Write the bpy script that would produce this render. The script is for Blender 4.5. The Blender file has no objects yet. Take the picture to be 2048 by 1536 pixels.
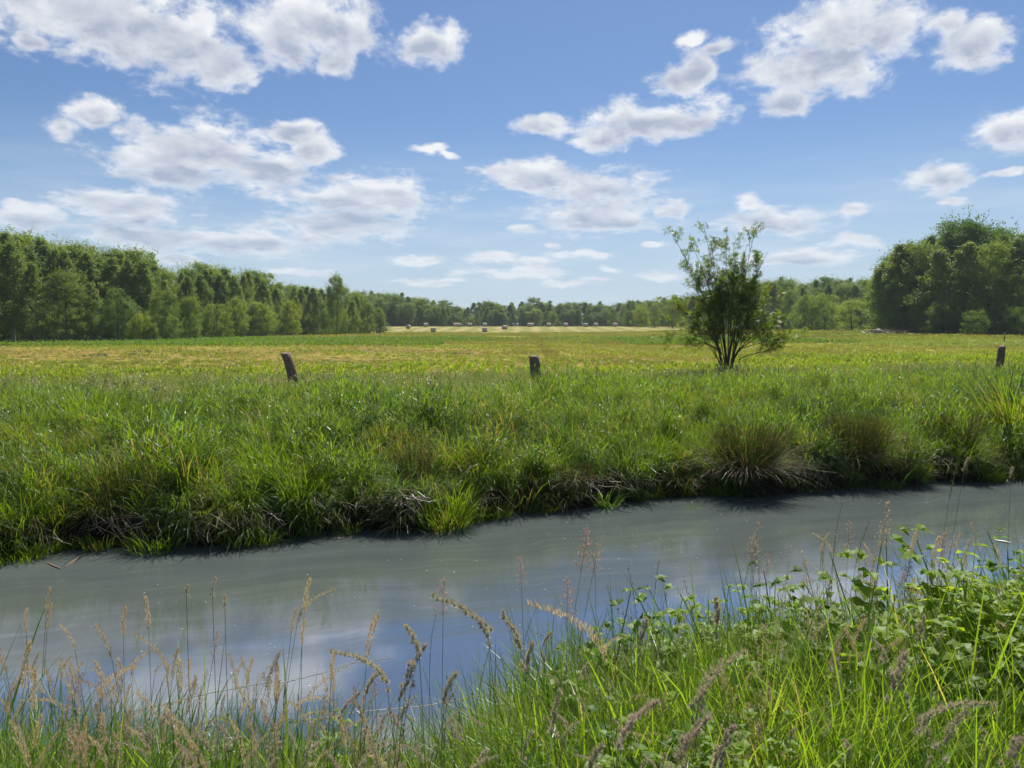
import bpy, math, random
import numpy as np
from mathutils import Vector, noise as mnoise

R = math.radians
sc = bpy.context.scene
col = sc.collection
rng = np.random.default_rng(11)
random.seed(11)

# ------------------------------------------------------------------ camera
F = 1539.0                      # focal length in photograph pixels (2048 wide)
HZ = 648.0
CAMZ = 2.4
PITCH = math.atan((768 - HZ) / F)
cd = bpy.data.cameras.new('camera')
cam = bpy.data.objects.new('camera', cd); col.objects.link(cam)
cd.sensor_width = 36.0
cd.lens = 36.0 * F / 2048.0
cd.clip_start = 0.05
cd.clip_end = 9000
cam.location = (0, 0, CAMZ)
cam.rotation_euler = (math.pi / 2 - PITCH, 0, 0)
cd.dof.use_dof = True
cd.dof.focus_distance = 13.0
cd.dof.aperture_fstop = 11.0
sc.camera = cam

def ray(px, py):
    cx = (px - 1024) / F; cy = (768 - py) / F
    return Vector((cx, math.cos(PITCH) + cy * math.sin(PITCH), -math.sin(PITCH) + cy * math.cos(PITCH)))
def at(px, py, Y):
    """point seen at a photograph pixel, at ground distance Y"""
    r = ray(px, py); return Vector((0, 0, CAMZ)) + r * (Y / r.y)
def onplane(px, py, z):
    r = ray(px, py); t = (z - CAMZ) / r.z
    return Vector((0, 0, CAMZ)) + r * t
def azel(px, py):
    r = ray(px, py).normalized()
    return math.atan2(r.x, r.y), math.asin(r.z)

# ------------------------------------------------------------------ light, world
SUN_EL, SUN_AZ = 58.0, 16.0     # azimuth clockwise from +Y (straight ahead)
sd = Vector((math.cos(R(SUN_EL)) * math.sin(R(SUN_AZ)), math.cos(R(SUN_EL)) * math.cos(R(SUN_AZ)), math.sin(R(SUN_EL))))
ld = bpy.data.lights.new('sun', 'SUN'); ld.energy = 4.8; ld.angle = R(0.53); ld.color = (1.0, 0.95, 0.86)
lo = bpy.data.objects.new('sun', ld); col.objects.link(lo)
lo.rotation_euler = sd.to_track_quat('Z', 'Y').to_euler()
lo.location = (0, 0, 60)

sc.view_settings.view_transform = 'Standard'
sc.view_settings.look = 'None'
sc.view_settings.gamma = 1.0
sc.view_settings.use_curve_mapping = False
sc.view_settings.exposure = 0.6
sc.render.engine = 'CYCLES'
cy = sc.cycles
cy.max_bounces = 6; cy.diffuse_bounces = 3; cy.glossy_bounces = 2; cy.transmission_bounces = 4; cy.transparent_max_bounces = 8
cy.volume_bounces = 0
cy.caustics_reflective = False; cy.caustics_refractive = False
cy.sample_clamp_indirect = 4.0
cy.use_denoising = True

class NT:
    """small helper around a node tree"""
    def __init__(s, tree): s.t = tree; s.n = tree.nodes; s.l = tree.links
    def add(s, typ, **kw):
        n = s.n.new(typ)
        for k, v in kw.items(): setattr(n, k, v)
        return n
    def lk(s, a, b): s.l.new(a, b)
    def put(s, sock, v):
        if isinstance(v, bpy.types.NodeSocket): s.l.new(v, sock)
        else: sock.default_value = v
    def m(s, op, a, b=0.0, c=None, clamp=False):
        n = s.n.new('ShaderNodeMath'); n.operation = op; n.use_clamp = clamp
        s.put(n.inputs[0], a); s.put(n.inputs[1], b)
        if c is not None: s.put(n.inputs[2], c)
        return n.outputs[0]
    def vm(s, op, a, b=(0, 0, 0), scale=None):
        n = s.n.new('ShaderNodeVectorMath'); n.operation = op
        s.put(n.inputs[0], a); s.put(n.inputs[1], b)
        if scale is not None: s.put(n.inputs['Scale'], scale)
        return n.outputs['Value'] if op in ('LENGTH', 'DOT_PRODUCT', 'DISTANCE') else n.outputs[0]
    def ss(s, v, a, b, ta=0.0, tb=1.0):
        n = s.n.new('ShaderNodeMapRange'); n.interpolation_type = 'SMOOTHSTEP'
        s.put(n.inputs[0], v)
        for i, x in ((1, a), (2, b), (3, ta), (4, tb)): s.put(n.inputs[i], x)
        return n.outputs[0]
    def mix(s, f, a, b, blend='MIX'):
        n = s.n.new('ShaderNodeMix'); n.data_type = 'RGBA'; n.blend_type = blend
        s.put(n.inputs[0], f)
        for sock, v in ((n.inputs[6], a), (n.inputs[7], b)):
            if not isinstance(v, bpy.types.NodeSocket) and len(v) == 3: v = (*v, 1)
            s.put(sock, v)
        return n.outputs[2]
    def noise(s, vec, scale, detail=2.0, rough=0.5, dist=0.0, dim='3D'):
        n = s.n.new('ShaderNodeTexNoise'); n.noise_dimensions = dim
        if vec is not None: s.put(n.inputs['Vector'], vec)
        n.inputs['Scale'].default_value = scale; n.inputs['Detail'].default_value = detail
        n.inputs['Roughness'].default_value = rough; n.inputs['Distortion'].default_value = dist
        return n.outputs[0]

# clouds: (x, y, half width, half height) in photograph pixels, turned into azimuth / elevation
CLOUDS = [(200, 28, 330, 100), (330, 85, 190, 90), (450, 120, 100, 62), (640, 50, 150, 75), (570, 75, 100, 75), (672, 120, 50, 42), (850, 82, 82, 50),
 (180, 222, 75, 36), (125, 255, 48, 30), (400, 300, 205, 78), (330, 330, 140, 55), (545, 335, 110, 48), (585, 265, 62, 30), (625, 300, 60, 36),
 (720, 400, 190, 62), (680, 450, 160, 50), (260, 425, 150, 55), (60, 450, 105, 38), (40, 418, 45, 20), (500, 484, 140, 30), (300, 470, 170, 40),
 (1070, 352, 130, 46), (1190, 372, 140, 46), (1200, 430, 170, 50), (1340, 425, 45, 26), (1080, 252, 62, 22), (862, 295, 48, 15), (905, 308, 28, 9),
 (1310, 240, 175, 48), (1220, 268, 75, 32), (1350, 150, 66, 42), (1395, 128, 72, 46), (1440, 95, 48, 26), (1390, 78, 44, 20), (1690, 62, 180, 95), (1640, 130, 190, 80), (1580, 195, 75, 46),
 (1950, 88, 112, 60), (1890, 60, 60, 40), (1882, 350, 88, 36), (2045, 262, 100, 55), (2010, 348, 60, 10), (1560, 438, 135, 38), (1500, 408, 36, 20), (1715, 415, 36, 18),
 (1710, 482, 75, 15), (1600, 520, 130, 22), (980, 518, 75, 17), (1070, 525, 50, 15), (835, 522, 62, 13), (1160, 512, 75, 12), (1212, 541, 32, 8),
 (350, 515, 60, 16), (1030, 548, 150, 12), (850, 562, 90, 9), (600, 540, 75, 10), (1330, 550, 60, 9), (1900, 402, 30, 10), 
 (1050, 455, 38, 12), (60, 75, 60, 25), (1160, 565, 80, 9), (1310, 490, 30, 7), (1105, 492, 14, 7),
 (430, -110, 330, 90), (1500, -140, 210, 55), (0, -60, 150, 90), (850, -260, 200, 60)]

w = bpy.data.worlds.new('World'); sc.world = w; w.use_nodes = True
w.cycles.sampling_method = 'MANUAL'; w.cycles.sample_map_resolution = 512
N = NT(w.node_tree); N.n.clear()
sky = N.add('ShaderNodeTexSky', sky_type='NISHITA', sun_disc=False)
sky.sun_elevation = R(SUN_EL); sky.sun_rotation = R(SUN_AZ)
sky.air_density = 1.0; sky.dust_density = 0.6; sky.ozone_density = 2.2; sky.altitude = 0
tc = N.add('ShaderNodeTexCoord')
sep = N.add('ShaderNodeSeparateXYZ'); N.lk(tc.outputs['Generated'], sep.inputs[0])
az = N.m('ARCTAN2', sep.outputs[0], sep.outputs[1]); el = N.m('ARCSINE', sep.outputs[2])
cmb = N.add('ShaderNodeCombineXYZ'); N.lk(az, cmb.inputs[0]); N.lk(el, cmb.inputs[1])
AE = cmb.outputs[0]
# domain warp, a little
wn = N.add('ShaderNodeTexNoise'); wn.inputs['Scale'].default_value = 13; wn.inputs['Detail'].default_value = 3.0
N.lk(AE, wn.inputs['Vector'])
wv = N.vm('SCALE', N.vm('SUBTRACT', wn.outputs['Color'], (0.5, 0.5, 0.5)), scale=0.035)
P = N.vm('ADD', AE, wv)
P = N.vm('MULTIPLY', P, (1, 1, 0))
field = None; low = None
for (x, y, rx, ry) in CLOUDS:
    a0, e0 = azel(x, y); a1, _ = azel(x + rx, y); a2, _ = azel(x - rx, y)
    _, e1 = azel(x, y - ry); _, e2 = azel(x, y + ry)
    ra = (a1 - a2) / 2; re = (e1 - e2) / 2
    d = N.vm('MULTIPLY', N.vm('SUBTRACT', P, (a0, e0, 0)), (1 / ra, 1 / re, 0))
    v = N.m('SUBTRACT', 1.0, N.vm('LENGTH', d))
    field = v if field is None else N.m('SMOOTH_MAX', field, v, 0.06)
    if ry > 20:
        lw = N.m('SUBTRACT', 1.0, N.vm('LENGTH', N.vm('ADD', d, (0, 0.42, 0))))
        low = lw if low is None else N.m('SMOOTH_MAX', low, lw, 0.15)
field = N.m('MAXIMUM', field, -1.2)
# the same kind of clouds over the rest of the sky
elc = N.m('MAXIMUM', sep.outputs[2], 0.03)
pl = N.add('ShaderNodeCombineXYZ')
N.lk(N.m('DIVIDE', sep.outputs[0], elc), pl.inputs[0]); N.lk(N.m('DIVIDE', sep.outputs[1], elc), pl.inputs[1])
gen = N.noise(pl.outputs[0], 0.75, 2.0, 0.5)
gen = N.m('MULTIPLY_ADD', gen, 5.0, -2.95)
inframe = N.m('MULTIPLY', N.ss(N.m('ABSOLUTE', az), R(34), R(42), 1, 0), N.ss(el, R(25), R(30), 1, 0))
gen = N.m('SUBTRACT', gen, N.m('MULTIPLY', inframe, 4.0))
field = N.m('MAXIMUM', field, gen)
# billows
lv_ = N.m('LOGARITHM', N.m('ADD', N.m('MAXIMUM', el, 0.0), 0.11), math.e)
cm2 = N.add('ShaderNodeCombineXYZ'); N.lk(az, cm2.inputs[0]); N.lk(N.m('MULTIPLY', lv_, 0.62), cm2.inputs[1])
elS = cm2.outputs[0]
n1 = N.noise(elS, 18, 10.0, 0.60, 0.3)
n1b = N.noise(N.vm('ADD', elS, (0.004, 0.02, 0)), 17, 4.0, 0.5, 0.25)
n1c = N.noise(elS, 17, 4.0, 0.5, 0.25)
n2 = N.noise(elS, 58, 6.0, 0.56, 0.3)
nn = N.m('ADD', N.m('MULTIPLY', N.m('SUBTRACT', n1, 0.5), 2.0), N.m('MULTIPLY', N.m('SUBTRACT', n2, 0.5), 0.75))
thick = N.m('ADD', field, nn)
dens = N.m('POWER', N.ss(thick, -0.12, 0.58), 1.15)
relief = N.m('MULTIPLY', N.m('SUBTRACT', n1c, n1b), 2.0)          # billows brighter on the side towards the sun
core = N.m('MULTIPLY', N.ss(N.m('ADD', low, N.m('MULTIPLY', N.m('SUBTRACT', n1c, 0.5), 0.9)), -0.25, 0.85), N.ss(thick, 0.05, 0.8))
core = N.m('MAXIMUM', core, N.m('MULTIPLY', N.ss(gen, .2, 1.2), 0.8))
shade = N.m('SUBTRACT', N.m('ADD', 0.93, relief), N.m('MULTIPLY', core, 0.78))
shade = N.m('MINIMUM', N.m('MAXIMUM', shade, 0.0), 1.0)
ccol = N.mix(shade, (4.3, 4.9, 6.2), (9.3, 9.4, 9.6))
# wisps low over the horizon
st = N.noise(N.vm('MULTIPLY', AE, (5, 34, 0)), 1.0, 4.0, 0.55)
wisp = N.m('MULTIPLY', N.ss(st, 0.38, 0.72), N.ss(el, R(14), R(3), 0.0, 0.75))
skyc = sky.outputs[0]
hs = N.add('ShaderNodeHueSaturation'); hs.inputs['Saturation'].default_value = 1.0; hs.inputs['Value'].default_value = 1.0
N.lk(skyc, hs.inputs['Color']); skyc = N.mix(1.0, hs.outputs[0], (0.64, 0.77, 0.94), 'MULTIPLY')
skyc = N.mix(N.m('MULTIPLY', wisp, 0.8), skyc, (6.6, 7.6, 8.6))
skyc = N.mix(N.ss(el, R(0), R(15), 0.65, 0.0), skyc, (5.6, 6.9, 8.4))
hazef = N.ss(el, R(0), R(14), 0.45, 0.0)
ccol = N.mix(hazef, ccol, skyc)
final = N.mix(N.m('MULTIPLY', dens, 0.97), skyc, ccol)
bg = N.add('ShaderNodeBackground'); bg.inputs['Strength'].default_value = 0.066
N.lk(final, bg.inputs['Color'])
wo = N.add('ShaderNodeOutputWorld'); N.lk(bg.outputs[0], wo.inputs['Surface'])

# ------------------------------------------------------------------ terrain functions
WZ = -0.6
EDGE_PX = [(-500, 1150), (-200, 1128), (0, 1112), (120, 1100), (260, 1100), (400, 1094), (520, 1082), (620, 1074), (720, 1062), (830, 1060), (905, 1050), (935, 1040), (1050, 1030),
           (1180, 1012), (1300, 996), (1420, 990), (1560, 990), (1700, 978), (1840, 968), (1960, 964), (2048, 952), (2300, 925), (2700, 880)]
ep = [onplane(x, y, WZ) for x, y in EDGE_PX]
EX = np.array([-60, *[p.x for p in ep], 120]); EY = np.array([ep[0].y - 12, *[p.y for p in ep], ep[-1].y + 28])
def yfar(x): x = np.asarray(x, float); return np.interp(x, EX, EY) + 0.12 * np.sin(x * 2.3 + 1) + 0.09 * np.sin(x * 4.1) + 0.05 * np.sin(x * 9.7 + 1)
def ynear(x):
    x = np.asarray(x, float)
    return 4.75 + 0.29 * x + 0.12 * np.sin(x * 1.9 + .4) + 0.06 * np.sin(x * 5.3)
def sm(t): t = np.clip(t, 0, 1); return t * t * (3 - 2 * t)
def H(x, y):
    x = np.asarray(x, float); y = np.asarray(y, float)
    s = y - yfar(x); q = ynear(x) - y
    far = np.interp(s, [-0.9, -0.05, 0.0, 0.10, 0.22, 0.6, 2.5, 6.0, 9.5, 14, 20, 60], [-1.35, -1.0, -0.75, -0.48, -0.22, -0.04, 0.34, 0.50, 0.30, 0.10, 0.0, 0.0])
    far = far + np.interp(y, [195, 252, 320, 3000], [0, 1.52, 1.5, 1.5])
    far = far + 0.85 * sm((x - 18) / 40) * sm((y - 62) / 45) * (1 - sm((y - 190) / 50))
    far = far + 0.0 * sm((-x - 22) / 30) * sm((y - 60) / 35) * (1 - sm((y - 190) / 50))
    nz = 0.035 * np.sin(x * 1.3 + y * .7) * np.sin(y * 1.1 - x * .4) + 0.03 * np.sin(x * 3.7 + 2) * np.sin(y * 3.1)
    far = far + nz * sm(s / 1.0) * (1 - sm((y - 80) / 60))
    near = np.interp(q, [-0.9, 0.0, 0.12, 0.5, 1.2, 2.2, 3.3, 6, 60], [-1.35, -0.72, -0.48, -0.2, 0.18, 0.56, 0.76, 0.8, 0.8]) + nz * sm(q)
    bed = -1.35
    return np.where(s > -0.9, far, np.where(q > -0.9, near, bed))
def h1(x, y): return float(H(x, y))
def ground(px, py):
    r = ray(px, py); t = 2.0
    p = Vector((0, 0, CAMZ))
    prev = t
    while t < 2500:
        q = p + r * t
        if q.z <= h1(q.x, q.y): break
        prev = t; t *= 1.01
    for _ in range(20):
        m_ = (prev + t) / 2; q = p + r * m_
        if q.z <= h1(q.x, q.y): t = m_
        else: prev = m_
    return p + r * t

# ------------------------------------------------------------------ mesh helpers
def mk(name, V, faces, mats=(), attrs=None, smooth=False, midx=None):
    """faces: list of arrays (M,k); attrs {name: per-vertex float array}"""
    me = bpy.data.meshes.new(name)
    V = np.asarray(V, np.float32).reshape(-1, 3)
    faces = [np.asarray(f, np.int32) for f in faces if len(f)]
    loops = np.concatenate([f.ravel() for f in faces]); tot = np.concatenate([np.full(len(f), f.shape[1], np.int32) for f in faces])
    me.vertices.add(len(V)); me.vertices.foreach_set('co', V.ravel())
    me.loops.add(len(loops)); me.loops.foreach_set('vertex_index', loops)
    me.polygons.add(len(tot)); st = np.concatenate([[0], np.cumsum(tot)[:-1]]).astype(np.int32)
    me.polygons.foreach_set('loop_start', st)
    try: me.polygons.foreach_set('loop_total', tot)
    except Exception: pass
    if midx is not None: me.polygons.foreach_set('material_index', np.asarray(midx, np.int32))
    me.polygons.foreach_set('use_smooth', np.full(len(tot), smooth, bool))
    for k, a in (attrs or {}).items():
        at_ = me.attributes.new(k, 'FLOAT', 'POINT'); at_.data.foreach_set('value', np.asarray(a, np.float32))
    me.update(calc_edges=True); me.validate()
    for m_ in mats: me.materials.append(m_)
    return me
def link(name, me, parent=None, loc=None, label=None, cat=None, group=None, kind=None, rot=None, scale=None):
    o = bpy.data.objects.new(name, me); col.objects.link(o)
    if parent is not None: o.parent = parent
    if loc is not None: o.location = loc
    if rot is not None: o.rotation_euler = rot
    if scale is not None: o.scale = scale
    for k, v in (('label', label), ('category', cat), ('group', group), ('kind', kind)):
        if v: o[k] = v
    return o

class Acc:
    """collects vertices/faces/tint for one mesh"""
    def __init__(s): s.V = []; s.F4 = []; s.F3 = []; s.T = []; s.n = 0
    def add(s, V, F4=None, F3=None, T=None):
        V = np.asarray(V, float).reshape(-1, 3)
        if F4 is not None and len(F4): s.F4.append(np.asarray(F4) + s.n)
        if F3 is not None and len(F3): s.F3.append(np.asarray(F3) + s.n)
        s.V.append(V); s.T.append(np.full(len(V), 0.5) if T is None else np.broadcast_to(T, (len(V),)))
        s.n += len(V)
    def mesh(s, name, mats, smooth=False):
        fs = []
        if s.F4: fs.append(np.concatenate(s.F4))
        if s.F3: fs.append(np.concatenate(s.F3))
        return mk(name, np.concatenate(s.V), fs, mats, {'tint': np.concatenate(s.T)}, smooth)

def blades(g, base, az_, L, lean, curl, wd, nseg=4, T=None, twist=0.6, taper=0.8, vee=0.0):
    """grass blades: arrays of N; returns V, F4, T"""
    n = len(base); t = np.linspace(0, 1, nseg + 1)
    th = lean[:, None] + curl[:, None] * t[None, :] ** 1.3
    thm = (th[:, 1:] + th[:, :-1]) / 2
    seg = (L / nseg)[:, None]
    hx = np.concatenate([np.zeros((n, 1)), np.cumsum(np.sin(thm) * seg, 1)], 1)
    hz = np.concatenate([np.zeros((n, 1)), np.cumsum(np.cos(thm) * seg, 1)], 1)
    c = np.cos(az_)[:, None]; s = np.sin(az_)[:, None]
    C = np.stack([base[:, 0:1] + hx * c, base[:, 1:2] + hx * s, base[:, 2:3] + hz], 2)
    tw = az_ + math.pi / 2 + g.uniform(-twist, twist, n)
    side = np.stack([np.cos(tw), np.sin(tw), np.zeros(n)], 1)
    prof = np.minimum(1, 0.55 + 2.2 * t) * (1 - t ** (1 / max(taper, .2))) ** 0.7; prof[-1] = 0.06
    off = side[:, None, :] * (wd[:, None] * prof[None, :] * 0.5)[:, :, None]
    V = np.stack([C - off, C + off], 2).reshape(n, (nseg + 1) * 2, 3)
    k = np.arange(nseg) * 2
    f = np.stack([k, k + 1, k + 3, k + 2], 1)
    Fa = (f[None] + (np.arange(n) * (nseg + 1) * 2)[:, None, None]).reshape(-1, 4)
    if T is None: T = g.uniform(0, 1, n)
    return V.reshape(-1, 3), Fa, np.repeat(T, (nseg + 1) * 2)

def tube(pts, rad, k=5):
    pts = np.asarray(pts, float); rad = np.asarray(rad, float); n = len(pts)
    d = np.gradient(pts, axis=0); d /= np.linalg.norm(d, axis=1, keepdims=True) + 1e-9
    up = np.array([0.31, 0.17, 0.93]) if abs(d[0, 2]) < .8 else np.array([1., .1, 0])
    a = np.cross(d, up); a /= np.linalg.norm(a, axis=1, keepdims=True) + 1e-9
    b = np.cross(d, a)
    ang = np.arange(k) / k * 2 * math.pi
    V = pts[:, None, :] + rad[:, None, None] * (np.cos(ang)[None, :, None] * a[:, None, :] + np.sin(ang)[None, :, None] * b[:, None, :])
    F_ = []
    for i in range(n - 1):
        for j in range(k):
            j2 = (j + 1) % k
            F_.append((i * k + j, i * k + j2, (i + 1) * k + j2, (i + 1) * k + j))
    V = V.reshape(-1, 3)
    V = np.concatenate([V, pts[-1:]]); last = len(V) - 1
    F3 = [((n - 1) * k + j, (n - 1) * k + (j + 1) % k, last) for j in range(k)]
    return V, np.array(F_), np.array(F3)

def cards(g, C, nrm, size, asp=0.5, bend=0.15):
    """leaf-shaped kites at C, roughly facing nrm"""
    n = len(C)
    nrm = nrm / (np.linalg.norm(nrm, axis=1, keepdims=True) + 1e-9)
    r = g.normal(size=(n, 3)); u = np.cross(nrm, r); u /= np.linalg.norm(u, axis=1, keepdims=True) + 1e-9
    v = np.cross(nrm, u); s = size[:, None]
    V = np.stack([C - u * s * .5, C - v * s * asp * .5 + u * s * .05 - nrm * s * bend, C + u * s * .5, C + v * s * asp * .5 + u * s * .05 - nrm * s * bend], 1)
    Fa = np.arange(4 * n).reshape(n, 4)
    return V.reshape(-1, 3), Fa

# ------------------------------------------------------------------ materials
def new_mat(name):
    m_ = bpy.data.materials.new(name); m_.use_nodes = True
    nt = NT(m_.node_tree); nt.n.clear(); return m_, nt
def leaf_mat(name, a, b, tr=0.45, trc=(1.9, 1.7, 0.6), gloss=0.06, rough=0.35, dry=None, dry_amt=0.0, pscale=0.5, dark=None, objcol=False, patch=None):
    """a..b mixed by the leaf's own tint; patch: another species/age colour in patches over the ground"""
    m_, nt = new_mat(name)
    at_ = nt.add('ShaderNodeAttribute', attribute_name='tint'); oi = nt.add('ShaderNodeObjectInfo')
    geo = nt.add('ShaderNodeNewGeometry')
    c = nt.mix(nt.m('MULTIPLY_ADD', oi.outputs['Random'], 0.4, nt.m('MULTIPLY', at_.outputs['Fac'], 0.6)), a, b)
    if patch is not None:
        pn = nt.noise(geo.outputs['Position'], pscale, 3.0, 0.6)
        c = nt.mix(nt.ss(pn, 0.46, 0.62, 0.0, 0.85), c, patch)
    if dry is not None:
        dn = nt.noise(geo.outputs['Position'], pscale * 1.7, 2.0, 0.6)
        f = nt.m('ADD', nt.m('MULTIPLY', dn, 0.8), nt.m('MULTIPLY', nt.m('FRACT', nt.m('MULTIPLY', at_.outputs['Fac'], 7.31)), 0.6))
        c = nt.mix(nt.ss(f, 1.0 - dry_amt, 1.08 - dry_amt), c, dry)
    if objcol: c = nt.mix(1.0, c, oi.outputs['Color'], 'MULTIPLY')
    tcx = nt.mix(1.0, c, trc, 'MULTIPLY')
    d = nt.add('ShaderNodeBsdfDiffuse'); nt.lk(c, d.inputs[0])
    t = nt.add('ShaderNodeBsdfTranslucent'); nt.lk(tcx, t.inputs[0])
    mx = nt.add('ShaderNodeMixShader'); mx.inputs[0].default_value = tr; nt.lk(d.outputs[0], mx.inputs[1]); nt.lk(t.outputs[0], mx.inputs[2])
    g = nt.add('ShaderNodeBsdfGlossy'); g.inputs['Roughness'].default_value = rough; g.inputs[0].default_value = (.9, .95, 1, 1)
    mx2 = nt.add('ShaderNodeMixShader'); mx2.inputs[0].default_value = gloss; nt.lk(mx.outputs[0], mx2.inputs[1]); nt.lk(g.outputs[0], mx2.inputs[2])
    o = nt.add('ShaderNodeOutputMaterial'); nt.lk(mx2.outputs[0], o.inputs[0])
    return m_
def rough_mat(name, a, b, scale=8, stretch=(1, 1, 1), bump=0.3, rough=0.9, obj=True, detail=6, bdist=0.02):
    m_, nt = new_mat(name)
    tc_ = nt.add('ShaderNodeTexCoord')
    v = nt.vm('MULTIPLY', tc_.outputs['Object'] if obj else tc_.outputs['Generated'], stretch)
    n1_ = nt.noise(v, scale, detail, 0.65)
    c = nt.mix(nt.ss(n1_, 0.32, 0.68), a, b)
    p = nt.add('ShaderNodeBsdfPrincipled'); nt.lk(c, p.inputs['Base Color']); p.inputs['Roughness'].default_value = rough
    p.inputs['Specular IOR Level'].default_value = 0.2
    bp = nt.add('ShaderNodeBump'); bp.inputs['Strength'].default_value = bump; bp.inputs['Distance'].default_value = bdist
    nt.lk(n1_, bp.inputs['Height']); nt.lk(bp.outputs[0], p.inputs['Normal'])
    o = nt.add('ShaderNodeOutputMaterial'); nt.lk(p.outputs[0], o.inputs[0])
    return m_

M = {}
M['bank'] = leaf_mat('bank_grass', (0.078, 0.145, 0.010), (0.15, 0.235, 0.018), tr=0.54, trc=(1.8, 1.65, .55), gloss=0.025, rough=0.45, dry=(0.24, 0.2, 0.09), dry_amt=0.10, patch=(0.05, 0.105, 0.03), pscale=0.45)
M['reed'] = leaf_mat('reed_grass', (0.085, 0.16, 0.012), (0.16, 0.27, 0.022), tr=0.58, trc=(1.8, 1.65, .5), gloss=0.04, rough=0.4, pscale=0.45)
M['fine'] = leaf_mat('fine_grass', (0.12, 0.20, 0.03), (0.20, 0.27, 0.06), tr=0.45, trc=(1.6, 1.5, .7), gloss=0.05, dry=(0.46, 0.38, 0.27), dry_amt=0.36, patch=(0.15, 0.21, 0.08), pscale=0.35)
M['maize'] = leaf_mat('maize_leaf', (0.15, 0.23, 0.016), (0.22, 0.31, 0.03), tr=0.6, trc=(1.9, 1.65, .5), gloss=0.02, patch=(0.09, 0.17, 0.02), pscale=0.2)
M['crop'] = leaf_mat('crop_leaf', (0.07, 0.15, 0.02), (0.10, 0.20, 0.03), tr=0.5, gloss=0.015, pscale=0.05)
M['weed'] = leaf_mat('field_weed', (0.18, 0.22, 0.025), (0.28, 0.31, 0.045), tr=0.5, trc=(1.5, 1.4, .6), gloss=0.02, dry=(0.26, 0.15, 0.06), dry_amt=0.12, patch=(0.13, 0.18, 0.03), pscale=0.06)
M['near'] = leaf_mat('near_grass', (0.12, 0.22, 0.018), (0.18, 0.30, 0.03), tr=0.6, gloss=0.03, rough=0.4, dry=(0.36, 0.32, 0.16), dry_amt=0.08, pscale=1.2)
M['broad'] = leaf_mat('broad_leaf', (0.16, 0.27, 0.02), (0.25, 0.36, 0.03), tr=0.62, trc=(1.9, 1.6, .5), gloss=0.02, rough=0.5, patch=(0.05, 0.12, 0.03), pscale=1.5)
M['tree'] = leaf_mat('tree_leaf', (0.12, 0.175, 0.025), (0.19, 0.25, 0.042), tr=0.52, trc=(1.6, 1.6, .6), gloss=0.03, rough=0.45, objcol=True, pscale=0.1)
M['rowan'] = leaf_mat('rowan_leaf', (0.09, 0.15, 0.025), (0.14, 0.22, 0.035), tr=0.55, gloss=0.025, rough=0.35, dry=(0.14, 0.06, 0.025), dry_amt=0.05, pscale=1.0)
M['rush'] = leaf_mat('rush_stem', (0.025, 0.05, 0.014), (0.05, 0.085, 0.02), tr=0.12, gloss=0.02, dry=(0.26, 0.19, 0.09), dry_amt=0.12, pscale=2)
M['rushflower'] = leaf_mat('rush_flower', (0.16, 0.10, 0.035), (0.24, 0.17, 0.06), tr=0.3, gloss=0.02)
M['dead'] = leaf_mat('dead_stem', (0.18, 0.145, 0.10), (0.33, 0.27, 0.20), tr=0.15, gloss=0.03)
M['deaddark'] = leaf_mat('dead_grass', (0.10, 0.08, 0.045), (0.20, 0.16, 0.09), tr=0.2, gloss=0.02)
M['stalk'] = leaf_mat('grass_stalk', (0.08, 0.12, 0.04), (0.16, 0.18, 0.07), tr=0.2, gloss=0.08)
M['tan'] = leaf_mat('tan_seed', (0.42, 0.33, 0.20), (0.66, 0.56, 0.38), tr=0.45, trc=(1.2, 1.1, .9), gloss=0.03)
M['grey'] = leaf_mat('cocksfoot_seed', (0.32, 0.31, 0.18), (0.56, 0.50, 0.40), tr=0.4, trc=(1.3, 1.2, .9), gloss=0.03)
M['pink'] = leaf_mat('pinkish_seed', (0.40, 0.28, 0.22), (0.58, 0.45, 0.38), tr=0.45, trc=(1.3, 1.1, 1.0), gloss=0.03)
M['purple'] = leaf_mat('purple_seed', (0.33, 0.27, 0.21), (0.54, 0.46, 0.39), tr=0.4, trc=(1.3, 1.2, 1.0), gloss=0.03)
M['bark'] = rough_mat('bark', (0.045, 0.04, 0.03), (0.11, 0.095, 0.075), 6, (4, 4, 1))
M['birch'] = rough_mat('birch_bark', (0.12, 0.11, 0.10), (0.42, 0.40, 0.37), 3, (3, 3, 1))
M['rowanbark'] = rough_mat('rowan_bark', (0.035, 0.032, 0.026), (0.08, 0.072, 0.055), 12, (3, 3, 1))
M['post'] = rough_mat('weathered_wood', (0.07, 0.052, 0.036), (0.27, 0.21, 0.155), 9, (6, 6, 0.7), 0.9)
M['soil'] = rough_mat('dark_soil', (0.035, 0.025, 0.018), (0.09, 0.065, 0.045), 5, (1, 1, 1), 0.8)
M['hay'] = rough_mat('net_wrapped_hay', (0.34, 0.29, 0.22), (0.52, 0.46, 0.38), 14, (1, 1, 1), 0.6)
M['hayend'] = rough_mat('hay_end', (0.26, 0.19, 0.12), (0.46, 0.37, 0.26), 14, (1, 1, 1), 0.8)
M['fleck'] = rough_mat('pale_petal', (0.32, 0.34, 0.28), (0.62, 0.62, 0.56), 3)

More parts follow.
